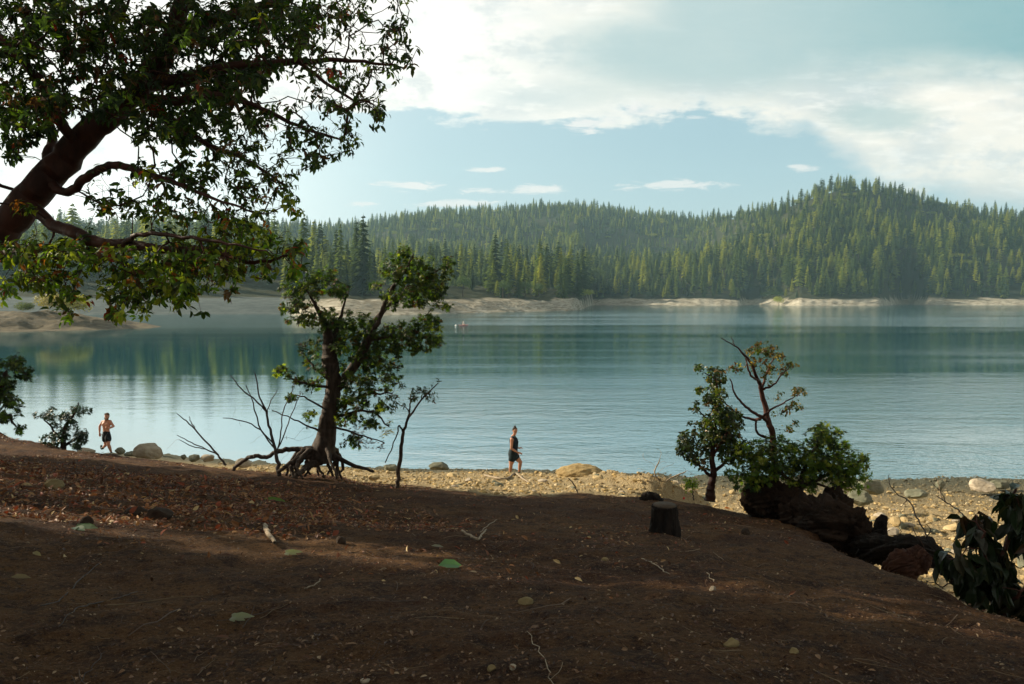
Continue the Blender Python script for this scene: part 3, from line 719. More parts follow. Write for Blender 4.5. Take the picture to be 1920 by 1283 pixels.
# ---- the big tree that leans in from the left
def big_tree():
    g = np.random.default_rng(101); Y = 8.3; s = Skel()
    root = empty('madrone_tree', on(-8.6, 8.6))
    b = on(-8.6, 8.7)
    s.path([(b[0] - .1, b[1], b[2] - .3, .45), (b[0] + .15, b[1], b[2] + .6, .30), pp(-190, 620, 8.5, 78), pp(-70, 515, Y, 66), pp(0, 437, Y, 60), pp(62, 362, Y, 56), pp(122, 300, Y, 52), pp(182, 240, Y, 46), pp(240, 190, Y, 40), pp(285, 135, Y - .1, 42), pp(325, 60, Y - .2, 34), pp(360, -50, Y - .3, 26), pp(420, -190, Y, 16)], own=0, n=5, wob=.012, g=g)
    L = []
    def limb(pts, own, wob=.007):
        q = [pp(*p) for p in pts]; i = s.near(q[0]); s.path([(*s.P[i], q[0][3])] + q[1:], i, own, 5, wob, g)
    limb([(50, 380, Y, 24), (96, 420, Y - .3, 22), (136, 434, Y - .5, 24), (177, 452, Y - .7, 21), (245, 459, Y - .9, 18), (300, 467, Y - 1.0, 16), (382, 470, Y - 1.1, 13), (477, 492, Y - 1.2, 8), (545, 478, Y - 1.3, 4)], 1)
    limb([(232, 452, Y - .9, 10), (259, 440, Y - 1.2, 9), (327, 443, Y - 1.5, 8), (409, 454, Y - 1.8, 6), (500, 470, Y - 2, 3)], 1)
    limb([(85, 345, Y, 20), (122, 362, Y - .2, 16), (156, 337, Y - .4, 17), (193, 315, Y - .5, 15), (234, 312, Y - .6, 14), (312, 337, Y - .8, 10), (400, 372, Y - 1, 6), (480, 400, Y - 1.1, 4)], 2)
    limb([(90, 320, Y, 20), (90, 299, Y + .1, 20), (97, 249, Y + .3, 16), (80, 190, Y + .5, 12), (50, 120, Y + .6, 9)], 3)
    limb([(275, 150, Y, 34), (340, 150, Y - .2, 26), (420, 128, Y - .4, 20), (520, 118, Y - .5, 14), (620, 112, Y - .6, 9), (700, 118, Y - .6, 6), (760, 128, Y - .6, 3)], 4)
    limb([(325, 60, Y, 34), (400, 40, Y + .2, 22), (500, 10, Y + .4, 16), (600, -20, Y + .5, 10), (720, -40, Y + .5, 5)], 5)
    limb([(255, 175, Y, 22), (330, 190, Y - .4, 18), (400, 180, Y - .6, 14), (470, 195, Y - .7, 10), (560, 236, Y - .8, 7), (640, 262, Y - .8, 4)], 6)
    limb([(250, 185, Y, 18), (320, 230, Y - .2, 14), (390, 270, Y - .3, 10), (460, 300, Y - .4, 7), (540, 350, Y - .5, 4)], 7)
    limb([(150, 270, Y, 20), (100, 200, Y - .6, 18), (60, 130, Y - 1, 14), (-40, 40, Y - 1.2, 10), (-160, -60, Y - 1.2, 6)], 8)
    limb([(560, 117, Y - .5, 8), (640, 175, Y - .5, 6), (700, 196, Y - .5, 4)], 4)
    att = blobs(g, [
        (90, 60, 170, 100, 310), (300, 70, 150, 95, 230), (470, 50, 130, 70, 180), (610, 30, 100, 45, 85), (560, 90, 70, 30, 40), (700, -8, 60, 28, 22),
        (190, 175, 150, 60, 120), (50, 200, 90, 70, 120), (400, 170, 100, 60, 95), (380, 250, 90, 45, 60), (300, 230, 80, 50, 60), (480, 140, 80, 30, 55), (470, 230, 60, 30, 34),
        (20, 270, 30, 30, 16), (-110, 330, 90, 110, 120), (330, 320, 90, 35, 22),  # far-left clump, out of view, added to shade the near dirt
        (-120, 150, 120, 220, 240), (150, -120, 330, 100, 330), (500, -130, 200, 70, 130), (-200, -150, 180, 130, 130),
        (610, 130, 90, 25, 26), (700, 130, 70, 30, 12), (735, 55, 14, 18, 7), (700, 95, 50, 20, 8), (765, 110, 12, 8, 2), (590, 200, 60, 18, 14), (680, 195, 40, 8, 6), (712, 207, 10, 14, 7),
        (500, 210, 60, 30, 22), (560, 250, 50, 25, 16), (620, 262, 45, 16, 12), (590, 300, 30, 20, 8), (470, 290, 70, 40, 30), (520, 340, 40, 30, 14), (400, 330, 80, 40, 26), (545, 380, 14, 10, 4), (470, 370, 50, 25, 14), (650, 160, 30, 15, 6),
        (40, 380, 40, 20, 14), (200, 390, 80, 20, 16), (330, 395, 120, 25, 34), (450, 420, 60, 25, 26), (500, 440, 30, 20, 10)], Y - .3, 1.7)
    att2 = blobs(g, [
        (130, 470, 110, 32, 62), (260, 500, 110, 40, 84), (380, 480, 90, 40, 72), (460, 460, 50, 30, 32), (230, 545, 50, 26, 30), (330, 535, 60, 32, 42), (430, 515, 40, 22, 16), (500, 490, 30, 22, 12), (545, 470, 25, 10, 8), (550, 505, 12, 14, 5),
        (40, 480, 60, 34, 36), (100, 530, 60, 26, 26), (30, 530, 40, 22, 12), (135, 555, 16, 12, 6), (215, 582, 14, 8, 5), (268, 572, 14, 10, 4), (330, 575, 10, 6, 2), (430, 550, 14, 8, 2), (230, 590, 8, 6, 2)], Y - 1.2, .9)
    fr = [(782, 92), (770, 118), (745, 128), (758, 70), (760, 48), (768, 2), (718, 212), (705, 205), (690, 190), (655, 148), (735, 100), (672, 268), (660, 250), (640, 285), (615, 300), (600, 312), (575, 290), (556, 372), (545, 350), (560, 395), (520, 360), (505, 400), (640, 215), (668, 175), (600, 250), (590, 165), (620, 190), (560, 320), (530, 300), (690, 140), (715, 160), (640, 40), (725, 60), (745, 22), (575, 468), (555, 458), (562, 500), (548, 512), (500, 512), (340, 572), (270, 588), (215, 592), (130, 590), (120, 568), (8, 560), (22, 540), (700, 235), (650, 235), (575, 235), (545, 270), (500, 330), (480, 355)]
    att3 = np.array([PX(u, v, Y - .8 + g.uniform(-.9, .6)) for u, v in fr])
    att4 = np.array([PX(u + g.uniform(-22, 12), v + g.uniform(-14, 14), Y - .8 + g.uniform(-.9, .6)) for u, v in fr for _ in range(2)])
    att = np.concatenate([att, att2, att3, att4]); 
    tips = s.grow(att, g, .16, .12, .0036, expo=.42, pw=.10, rmax=.035)
    zone = [(660, 130, 110, 90, 90), (560, 250, 120, 70, 120), (460, 340, 110, 70, 110), (400, 440, 150, 60, 80), (260, 350, 140, 50, 80), (300, 560, 200, 30, 30)]
    bare_pts = blobs(g, zone, Y - .6, 1.2); s.n1 = s.n0; s.grow(bare_pts, g, .12, .2, .0022, expo=.4, pw=.1, rmax=.006); s.n0 = s.n1
    P = np.array(s.P); D = s.dirs(); tips = np.array(tips)
    move = Vector(root.location)
    for own, nm in [([0], 'trunk')] + [([k], 'limb') for k in range(1, 9)]:
        o = s.build(nm, M_madrone, root, own, .05); o.data.transform(Matrix.Translation(-move))
    lb = LB(); low = P[tips][:, 2] < PX(0, 400, Y)[2]
    cA = lambda g, n: palette(g, n, [GREEN, DKG, OL, LG, YG, BRN, RED], [5, 4, 2, 1.3, .3, .9, .12])  # upper leaves darkened in colour to read as a backlit silhouette
    cB = lambda g, n: palette(g, n, [GREEN, LG, YG, OL, BRN, ORG, RED], [1.8, 4.4, 3.4, 1.0, .7, .6, .35])  # yellow-green lower leaves, colour raised for sun glowing through them
    up = np.array([0, 0, .5])
    uu = P[:, 0] / P[:, 1] * FPX + 960; vv = HOR - (P[:, 2] - CAMZ) / P[:, 1] * FPX
    fr_ = (uu + vv * .75 > 640)[tips]; t1 = tips[~low & ~fr_]; tf = tips[~low & fr_]; t2 = tips[low]
    rosettes(g, lb, P[t1], D[t1] + up, 11, .080, .44, cA, (45, 95), .45, .35)
    rosettes(g, lb, P[tf], D[tf] + up, 6, .070, .44, cA, (45, 100), .6, .35)
    rosettes(g, lb, P[t2], D[t2] + up, 7, .074, .48, cB, (45, 95), .45, .35)
    # leaves along the twigs
    r = np.array(s.r); tw = np.where((r < .008) & (np.arange(len(r)) >= s.n0))[0]; u = tw
    dens = np.where(P[tw][:, 0] / P[tw][:, 1] * FPX + 960 < 480, .30, .04); tw = tw[g.random(len(tw)) < dens]
    rosettes(g, lb, P[tw], D[tw] + up, 4, .082, .46, cA, (50, 100), .5, .35)
    o = lb.build('crown', M_leaf, root); o.data.transform(Matrix.Translation(-move))
    tag(root, 'large leaning red-barked tree whose leafy branches fill the upper left', 'tree')
big_tree()

# ---- generic plant builder
def plant(name, base, seeds, clumps, Y, dy, label, cols, k=7, L=.07, Wr=.45, bark=None, leafm=None, seed=1, step=.10, tip=.0022, lob=0, along=.15, group=None, cat=None, rmax=.03, droop=.3, spread=(45, 95), wob=.01, gnarl=.04, expo=.45, pw=.12, extra=None, nmt='trunk', tall=True, wander=.12):
    g = np.random.default_rng(seed); s = Skel(); root = empty(name, base)
    for i, (pts, own) in enumerate(seeds):
        q = [pp(*p) for p in pts]
        if i == 0 or own == 'free': s.path(q, -1, 0, 5, wob, g)
        else:
            j = s.near(q[0]); s.path([(*s.P[j], q[0][3])] + q[1:], j, 0, 5, wob, g)
    mv = Matrix.Translation(-Vector(root.location)); lb = LB()
    if clumps:
        att = blobs(g, clumps, Y, dy); tips = np.array(s.grow(att, g, step, wander, tip, expo=expo, pw=pw, rmax=rmax)); P = np.array(s.P); D = s.dirs()
        if k:
            up = np.array([0, 0, .5]); rosettes(g, lb, P[tips], D[tips] + up, k, L, Wr, cols, spread, droop, .3, lob)
            if along:
                r = np.array(s.r); tw = np.where((r < .007) & (np.arange(len(r)) >= s.n0))[0]; tw = tw[g.random(len(tw)) < along]
                if len(tw): rosettes(g, lb, P[tw], D[tw] + up, 3, L * .9, Wr, cols, (50, 100), droop, .3, lob)
    if extra:
        for (cl, kk, LL, cc) in extra:
            q = blobs(g, cl, Y, dy); P = np.array(s.P)
            rosettes(g, lb, q, np.tile([0, 0, 1.], (len(q), 1)), kk, LL, Wr, cc, spread, droop, .3, lob)
    o = s.build(nmt, bark or M_bark, root, None, gnarl); o.data.transform(mv)
    if lb.n: o = lb.build('crown' if nmt == 'trunk' else 'leaf', leafm or M_leaf, root); o.data.transform(mv)
    tag(root, label, cat or ('tree' if nmt == 'trunk' else 'shrub'), group); return root

# ---- centre tree with exposed roots
def centre_tree():
    Y = 15.0; gz = on(PX(600, 890, Y)[0], Y); g = np.random.default_rng(77)
    seeds = [([(600, 866, Y, 40), (604, 848, Y, 46), (611, 815, Y, 36), (617, 780, Y, 31), (623, 745, Y, 29), (624, 715, Y, 27), (620, 680, Y, 30), (618, 645, Y, 24), (606, 600, Y - .1, 12), (590, 570, Y - .2, 6), (572, 540, Y - .3, 3)], 0),
             ([(626, 738, Y, 17), (648, 708, Y, 15), (680, 665, Y - .1, 13), (700, 620, Y - .2, 10), (716, 585, Y - .2, 9), (733, 545, Y - .2, 8), (758, 510, Y - .3, 6), (775, 478, Y - .3, 2.5)], 1),
             ([(632, 722, Y, 14), (668, 672, Y + .3, 12), (705, 600, Y + .5, 10), (745, 560, Y + .6, 8), (790, 530, Y + .6, 5), (830, 500, Y + .6, 3)], 1),
             ([(692, 634, Y, 8), (740, 632, Y, 6), (790, 634, Y - .2, 3)], 1), ([(617, 655, Y, 14), (640, 590, Y + .2, 6), (655, 540, Y + .3, 2.5)], 1),
             ([(622, 716, Y, 8), (590, 690, Y + .2, 5), (570, 665, Y + .3, 3)], 1), ([(622, 728, Y, 6), (585, 722, Y - .3, 5), (545, 710, Y - .4, 3)], 1),
             ([(620, 770, Y, 8), (680, 742, Y - .2, 5), (735, 738, Y - .3, 3)], 1), ([(615, 790, Y, 6), (690, 770, Y - .3, 4), (730, 800, Y - .4, 3)], 1),
             ([(608, 772, Y, 5), (570, 745, Y - .2, 3), (545, 742, Y - .2, 2)], 1), ([(612, 800, Y, 5), (660, 810, Y - .3, 4), (720, 830, Y - .4, 2)], 1), ([(606, 812, Y, 5), (560, 790, Y - .3, 3), (510, 770, Y - .3, 2)], 1)]
    # roots: arching out and down to the ground
    def rootp(u0, v0, w, pts): 
        seeds.append(([(u0, v0, Y, w)] + pts, 1))
    rootp(592, 845, 16, [(560, 842, Y - .1, 10), (530, 845, Y - .2, 9), (500, 856, Y - .3, 8), (475, 856, Y - .3, 8), (450, 868, Y - .3, 7), (436, 884, Y - .3, 6)])
    rootp(592, 850, 14, [(560, 860, Y - .4, 9), (540, 872, Y - .6, 8), (520, 886, Y - .7, 7)])
    rootp(595, 860, 18, [(575, 875, Y - .5, 12), (556, 892, Y - .8, 9), (545, 905, Y - .9, 8)])
    for k in range(20):
        a = g.uniform(-1, 1); u1 = 600 + a * 50; dyy = g.uniform(-1.1, .9)
        rootp(602 + a * 14, 836 + g.uniform(-8, 8), 12, [(602 + a * 42, 852 + g.uniform(-6, 7), Y + dyy * .5, 8), (u1 + a * 8, 872 + g.uniform(-4, 4), Y + dyy * .8, 6), (u1 + a * 8 + g.uniform(-14, 14), 892 + g.uniform(-3, 8), Y + dyy, 4.5)])
    rootp(616, 846, 14, [(640, 862, Y, 9), (668, 874, Y - .2, 7), (700, 884, Y - .4, 5)])
    clumps = [(558, 555, 42, 38, 44), (606, 528, 42, 26, 36), (637, 547, 18, 16, 12), (560, 590, 30, 22, 18), (760, 474, 14, 16, 9), (746, 502, 34, 24, 34), (803, 512, 44, 32, 50), (840, 493, 13, 11, 9), (783, 550, 48, 36, 60), (704, 535, 14, 6, 6), (735, 560, 24, 18, 12), (833, 575, 12, 6, 6), (825, 555, 14, 12, 7),
              (662, 612, 50, 26, 52), (606, 597, 28, 22, 22), (640, 640, 42, 22, 30), (760, 626, 62, 22, 56), (803, 606, 30, 18, 22), (817, 640, 18, 10, 12), (720, 650, 50, 20, 28), (790, 650, 34, 10, 14),
              (578, 660, 18, 22, 14), (530, 698, 18, 12, 9), (584, 720, 22, 10, 9), (556, 712, 10, 8, 4), (545, 745, 7, 5, 3), (600, 690, 20, 20, 8),
              (704, 675, 50, 26, 46), (690, 718, 48, 20, 44), (662, 752, 30, 18, 22), (710, 765, 22, 16, 14), (735, 700, 18, 20, 10), (650, 700, 20, 24, 10), (655, 785, 26, 16, 14), (695, 790, 24, 14, 10), (580, 775, 12, 10, 4), (665, 830, 26, 12, 8)]
    G1 = lambda g, n: palette(g, n, [DKG, GREEN, OL, LG, YG, BRN], [3, 4.5, 2, 2.6, 1.0, .8])
    YL = lambda g, n: palette(g, n, [YG, LG, YEL], [2, 2, 1]); BD = lambda g, n: palette(g, n, [BRN, (0.04, .03, .03)], [1, 2]); LT = lambda g, n: palette(g, n, [LG, YG], [3, 2])
    plant('lakeside_tree', gz, seeds, [(c[0], c[1], c[2] * 1.12, c[3] * 1.12, int(c[4] * 1.7)) for c in clumps], Y - .1, .75, 'gnarled tree with arching exposed roots on the bank edge left of centre', G1, 8, .092, .52, M_bark, M_leaf, 41, .09, .0024, lob=1, along=.34, droop=.35, gnarl=.07, rmax=.03,
          extra=[([(662, 805, 25, 10, 14), (682, 828, 50, 9, 20), (704, 840, 18, 6, 6)], 5, .07, BD), ([(707, 798, 12, 10, 6), (724, 812, 12, 8, 6), (728, 790, 8, 8, 3)], 6, .085, YL), ([(640, 778, 14, 8, 8), (655, 745, 14, 12, 8), (560, 716, 12, 6, 4), (596, 800, 8, 6, 3), (740, 742, 10, 6, 3)], 6, .08, LT)])
centre_tree()

GM = lambda g, n: palette(g, n, [GREEN, DKG, OL, BRN], [3, 3, 2, 1.5])
# sapling right of the tree
plant('sapling', G(744, 921), [([(744, 921, 13.6, 9), (747, 890, 13.6, 8), (752, 845, 13.6, 7), (759, 805, 13.6, 6), (770, 778, 13.5, 4), (795, 745, 13.4, 3), (822, 718, 13.3, 2)], 0), ([(757, 812, 13.6, 4), (748, 798, 13.5, 3), (738, 830, 13.3, 2.5), (722, 868, 13.2, 2)], 1), ([(762, 795, 13.6, 4), (768, 765, 13.6, 3), (770, 742, 13.6, 2)], 1), ([(770, 778, 13.6, 3), (762, 765, 13.6, 2), (735, 752, 13.6, 1.5)], 1)],
      [(788, 733, 28, 9, 14), (805, 742, 16, 12, 8), (775, 748, 12, 9, 7), (737, 750, 22, 14, 9), (826, 714, 5, 3, 1), (752, 722, 8, 10, 3)], 13.5, .25, 'thin leaning sapling with sparse leaves just right of the rooted tree', GM, 6, .075, .42, M_bark, M_leafd, 5, .08, .0016, along=.3, droop=.5)
# bare shrub left of the tree, leafless
def bare(name, base, seeds, tips, label, Y, seed=3, leaf=0, tip=.0022, bark=None, cat='shrub', grow_n=0):
    g = np.random.default_rng(seed); s = Skel(); root = empty(name, base); mv = Matrix.Translation(-Vector(root.location))
    for i, pts in enumerate(seeds):
        q = [pp(*p) for p in pts]
        if i == 0: s.path(q, -1, 0, 4, .008, g)
        else: j = s.near(q[0]); s.path([(*s.P[j], q[0][3])] + q[1:], j, 0, 4, .008, g)
    att = np.array([PX(u + g.uniform(-2, 2), v, Y + g.uniform(-.3, .3)) for u, v in tips])
    t = s.grow(att, g, .09, .10, tip, expo=.4, pw=.25, rmax=.012)
    s.build('stem', bark or M_twig, root).data.transform(mv)
    if leaf:
        P = np.array(s.P); D = s.dirs(); i = g.integers(0, len(P), leaf); lb = LB(); rosettes(g, lb, P[i], D[i], 2, .07, .4, lambda g, n: palette(g, n, [(.035, .03, .025), BRN], [2, 1]), (60, 120), .9)
        lb.build('leaf', M_leafd, root).data.transform(mv)
    tag(root, label, cat); return root
Yb = 14.4
bare('bare_shrub', G(523, 896), [[(523, 896, Yb, 9), (521, 870, Yb, 8), (515, 842, Yb, 6), (507, 806, Yb, 5), (499, 772, Yb, 4), (488, 745, Yb, 3), (478, 700, Yb, 2)], [(499, 772, Yb, 3), (480, 752, Yb, 3), (452, 728, Yb, 2.5), (432, 704, Yb, 1.6)], [(515, 842, Yb, 3), (490, 808, Yb, 3), (474, 756, Yb, 2.2), (461, 722, Yb, 1.5)], [(513, 835, Yb, 3), (480, 800, Yb, 2.6), (445, 787, Yb, 2), (418, 784, Yb, 1.5)], [(519, 855, Yb, 3), (526, 810, Yb, 2.6), (531, 770, Yb, 2.2), (545, 745, Yb, 2), (551, 715, Yb, 1.4)], [(520, 850, Yb, 3), (535, 812, Yb, 2.4), (548, 775, Yb, 2), (565, 735, Yb, 1.4)], [(505, 800, Yb, 2), (501, 768, Yb, 2), (520, 732, Yb, 1.3)]],
     [(470, 690), (495, 715), (520, 732), (527, 775), (470, 832), (505, 838), (555, 825), (540, 848), (512, 792), (560, 760), (452, 800), (440, 760), (575, 800), (523, 730), (590, 815)], 'leafless grey shrub with many thin stems left of the rooted tree', Yb, 3, 5)
bare('fallen_branch', G(424, 872), [[(424, 872, 16.5, 5), (412, 858, 16.5, 4), (395, 838, 16.5, 3.5), (372, 812, 16.5, 3), (350, 790, 16.5, 2.4), (332, 776, 16.5, 1.4)], [(370, 810, 16.5, 3), (360, 795, 16.5, 2), (355, 781, 16.5, 1.2)], [(408, 852, 16.5, 3), (385, 842, 16.5, 2.4), (358, 830, 16.5, 2), (332, 816, 16.5, 1.3)], [(384, 842, 16.5, 2), (362, 838, 16.5, 2), (337, 825, 16.5, 1.2)]],
     [(313, 843), (400, 838), (370, 832), (403, 842)], 'bare grey branch standing out of the bank above the lake on the left', 16.5, 9, 0, cat='branch')
# left edge shrubs
GL = lambda g, n: palette(g, n, [GREEN, DKG, LG, OL], [3, 3, 1.6, 1])
plant('oak_shrub', G(-8, 835), [([(-20, 860, 12.6, 26), (-15, 800, 12.6, 18), (-5, 750, 12.5, 14), (10, 700, 12.4, 8)], 0), ([(-12, 790, 12.6, 10), (15, 780, 12.4, 6), (30, 800, 12.3, 3)], 1)],
      [(20, 680, 26, 16, 26), (45, 700, 18, 14, 16), (10, 715, 26, 18, 26), (15, 750, 22, 20, 26), (5, 785, 20, 18, 18), (38, 800, 12, 8, 5), (-25, 730, 30, 60, 50), (35, 770, 8, 10, 4)], 12.5, .5, 'leafy green oak shrub cut off by the left edge of the photo', GL, 8, .085, .5, M_bark, M_leaf, 12, .08, .0022, lob=1, along=.25, cat='shrub')
plant('oak_shrub', G(115, 846), [([(118, 850, 17, 12), (118, 825, 17, 9), (122, 800, 17, 6), (140, 775, 17, 4), (147, 755, 17, 2)], 0), ([(118, 830, 17, 6), (100, 805, 17, 4), (82, 785, 17, 2)], 1), ([(120, 835, 17, 6), (145, 822, 17, 4), (158, 815, 17, 2)], 1)],
      [(120, 790, 30, 18, 30), (145, 768, 12, 18, 12), (90, 782, 22, 8, 12), (65, 781, 6, 3, 2), (150, 812, 14, 20, 16), (110, 818, 26, 16, 26), (140, 832, 22, 10, 12), (90, 826, 14, 12, 8), (160, 770, 9, 3, 3), (100, 768, 6, 5, 3)], 17, .45, 'small dark oak shrub between the left edge and the running man', lambda g, n: palette(g, n, [DKG, (0.03, .06, .035)], [2, 1]), 7, .10, .5, M_bark, M_leafd, 13, .08, .0022, lob=1, along=.3, cat='shrub')

# right hand group
Yr = 12.0
MD = lambda g, n: palette(g, n, [GREEN, DKG, OL, LG, YG, (0.28, .18, .07)], [3.2, 1.6, 2, 1.6, .7, .7])
plant('madrone_shrub', G(1332, 936), [([(1331, 940, Yr, 22), (1333, 918, Yr, 16), (1337, 890, Yr, 13), (1335, 860, Yr, 10), (1338, 820, Yr, 8), (1343, 770, Yr, 6), (1342, 715, Yr, 4), (1322, 700, Yr, 2)], 0), ([(1333, 895, Yr, 7), (1310, 872, Yr, 5), (1290, 850, Yr, 3)], 1), ([(1338, 885, Yr, 8), (1362, 862, Yr + .2, 5), (1372, 820, Yr + .2, 3)], 1), ([(1338, 850, Yr, 6), (1362, 815, Yr - .2, 5), (1372, 790, Yr - .2, 3)], 1), ([(1300, 790, Yr, 3), (1304, 765, Yr, 2)], 1)],
      [(1290, 838, 20, 28, 34), (1284, 815, 10, 8, 8), (1335, 812, 40, 36, 90), (1365, 800, 34, 26, 50), (1352, 775, 26, 18, 34), (1338, 745, 15, 24, 24), (1342, 706, 20, 24, 24), (1312, 690, 9, 8, 5), (1318, 730, 14, 9, 8), (1368, 838, 30, 32, 46), (1320, 862, 24, 16, 18), (1304, 762, 10, 18, 5), (1375, 775, 18, 10, 12), (1330, 815, 44, 44, 60), (1358, 790, 36, 30, 44), (1345, 725, 20, 40, 26), (1372, 850, 30, 34, 34), (1300, 840, 26, 30, 20)], Yr, .45, 'dense round-leaved shrub with a red stem at the left of the right-hand thicket', MD, 8, .066, .64, M_madrone, M_leafd, 21, .07, .002, along=.2, cat='shrub', wob=.006, droop=.1)
MT = lambda g, n: palette(g, n, [OL, GREEN, (0.24, .15, .05), BRN, YEL], [3, 3, 2.2, 2, .5])
plant('madrone_sapling', G(1452, 938), [([(1456, 930, Yr + .3, 14), (1453, 880, Yr + .3, 13), (1449, 822, Yr + .2, 12), (1438, 782, Yr + .2, 11), (1430, 742, Yr + .2, 9), (1422, 716, Yr + .1, 7), (1408, 682, Yr, 6), (1390, 660, Yr, 4), (1374, 646, Yr, 2.5), (1352, 634, Yr, 1.5)], 0), ([(1440, 790, Yr, 8), (1420, 778, Yr, 6), (1398, 762, Yr - .1, 5), (1380, 742, Yr - .2, 4), (1368, 710, Yr - .2, 2)], 1), ([(1440, 792, Yr, 8), (1415, 787, Yr + .3, 6), (1385, 778, Yr + .4, 4), (1358, 755, Yr + .4, 2.5)], 1), ([(1438, 774, Yr, 6), (1452, 764, Yr, 4), (1470, 756, Yr, 3), (1490, 744, Yr, 2), (1504, 734, Yr, 1.4)], 1),
      ([(1430, 740, Yr, 6), (1434, 710, Yr + .2, 5), (1446, 680, Yr + .3, 3), (1462, 665, Yr + .3, 2)], 1), ([(1424, 720, Yr, 5), (1405, 700, Yr - .3, 4), (1398, 672, Yr - .3, 2.5)], 1), ([(1432, 745, Yr, 5), (1450, 722, Yr, 3.5), (1468, 700, Yr, 2.5), (1482, 688, Yr, 1.5)], 1), ([(1376, 648, Yr, 2), (1371, 632, Yr, 1.2)], 1), ([(1425, 838, Yr, 6), (1421, 815, Yr, 5), (1418, 790, Yr, 4)], 1)],
      [(1436, 652, 26, 12, 26), (1412, 658, 12, 8, 8), (1455, 668, 16, 10, 12), (1418, 676, 20, 14, 12), (1446, 690, 24, 14, 14), (1482, 687, 10, 7, 7), (1468, 700, 14, 8, 7), (1430, 706, 16, 12, 7), (1485, 762, 20, 9, 14), (1495, 735, 14, 12, 10), (1508, 740, 4, 8, 2), (1458, 741, 9, 8, 5), (1385, 692, 12, 8, 5), (1372, 690, 7, 6, 4), (1445, 718, 8, 6, 3), (1468, 772, 6, 4, 2), (1480, 806, 8, 6, 4), (1490, 794, 12, 6, 3), (1455, 776, 5, 4, 2)], Yr + .1, .32, 'slender open-branched tree rising above the right-hand thicket', MT, 7, .055, .58, M_madrone, M_leaf, 22, .06, .0017, along=.12, wob=.006, droop=.1, expo=.42)
SH = lambda g, n: palette(g, n, [GREEN, DKG, LG, OL, YG], [2.4, .5, 4, .6, 1.5])
plant('oak_bush', G(1500, 940), [([(1500, 945, Yr - .2, 16), (1500, 915, Yr - .2, 12), (1510, 880, Yr - .2, 8), (1530, 840, Yr - .2, 6), (1540, 805, Yr - .2, 3)], 0), ([(1500, 925, Yr, 9), (1470, 890, Yr - .3, 6), (1445, 855, Yr - .3, 4)], 1), ([(1502, 910, Yr, 8), (1550, 890, Yr - .3, 6), (1590, 870, Yr - .3, 4), (1622, 862, Yr - .3, 2)], 1), ([(1500, 920, Yr, 8), (1440, 905, Yr - .2, 5), (1400, 890, Yr - .2, 3)], 1), ([(1510, 900, Yr, 6), (1560, 915, Yr - .2, 4), (1585, 922, Yr - .2, 2)], 1)],
      [(1410, 853, 40, 30, 54), (1455, 838, 48, 22, 54), (1490, 846, 30, 20, 26), (1537, 802, 18, 13, 14), (1570, 808, 12, 4, 4), (1551, 832, 38, 24, 44), (1590, 842, 20, 12, 10), (1566, 866, 44, 30, 66), (1523, 875, 50, 30, 76), (1620, 858, 12, 6, 6), (1620, 892, 12, 6, 6), (1579, 905, 30, 20, 34), (1453, 885, 66, 26, 84), (1420, 905, 40, 16, 24), (1500, 910, 40, 18, 26), (1382, 888, 24, 20, 18), (1598, 880, 20, 16, 14), (1440, 862, 60, 34, 60), (1540, 855, 60, 40, 60), (1580, 880, 40, 30, 40), (1490, 880, 60, 34, 50), (1535, 815, 30, 22, 20), (1610, 868, 20, 22, 14), (1412, 905, 40, 24, 36), (1600, 905, 24, 14, 12)], Yr - .2, .55, 'broad low leafy bush spreading over the bank at the right of the thicket', SH, 7, .082, .5, M_bark, M_leaf, 23, .08, .002, lob=1, along=.2, cat='bush')
plant('bright_shrub', G(1298, 938), [([(1300, 938, 12.2, 3), (1299, 925, 12.2, 2.5), (1298, 908, 12.2, 1.5)], 0)], [(1298, 912, 16, 12, 26), (1290, 902, 8, 7, 8)], 12.2, .16, 'small bright yellow-green shrub at the foot of the red-stemmed shrub', lambda g, n: palette(g, n, [(0.20, .26, .03), LG], [3, 1]), 6, .045, .55, M_twig, M_leaf, 24, .04, .0012, along=.3, cat='shrub', droop=.1)
# foreground plant at the right edge
YE = 5.6
BG = lambda g, n: palette(g, n, [(0.020, .034, .016), (0.014, .024, .012), (.03, .03, .018), (.05, .028, .016)], [3, 3, 1, 1])
plant('laurel_shrub', np.array([*PX(1900, 1640, YE)]), [([(1900, 1640, YE, 26), (1915, 1420, YE, 24), (1905, 1230, YE, 20), (1880, 1130, YE, 15), (1870, 1080, YE, 11), (1885, 1020, YE, 9), (1892, 960, YE, 7), (1905, 915, YE, 5)], 0), ([(1872, 1090, YE, 8), (1850, 1050, YE - .1, 6), (1842, 1010, YE - .2, 5), (1830, 965, YE - .2, 3)], 1), ([(1875, 1110, YE, 7), (1830, 1080, YE + .1, 5), (1800, 1048, YE + .2, 4), (1770, 1045, YE + .2, 2.5)], 1), ([(1880, 1140, YE, 8), (1915, 1110, YE - .2, 6), (1960, 1080, YE - .2, 4)], 1), ([(1888, 1000, YE, 5), (1930, 980, YE, 5), (1960, 930, YE, 3)], 1)],
      [(1892, 935, 22, 12, 5), (1905, 965, 20, 20, 5), (1832, 975, 22, 12, 4), (1845, 1010, 20, 16, 4), (1862, 1050, 30, 20, 6), (1800, 1052, 24, 18, 5), (1775, 1045, 10, 10, 2), (1840, 1090, 28, 20, 5), (1885, 1095, 30, 24, 6), (1915, 1130, 26, 24, 5), (1940, 1000, 30, 50, 8), (1960, 1100, 40, 50, 8), (1870, 1130, 24, 14, 3), (1905, 930, 18, 14, 5), (1850, 1060, 24, 24, 5), (1815, 1075, 20, 16, 3), (1880, 1060, 22, 22, 4)], YE, .22, 'dark drooping large-leaved shrub at the right edge of the bank', BG, 9, .165, .42, M_madrone, M_leafd, 25, .10, .004, along=.03, droop=1.3, cat='shrub', spread=(55, 100))
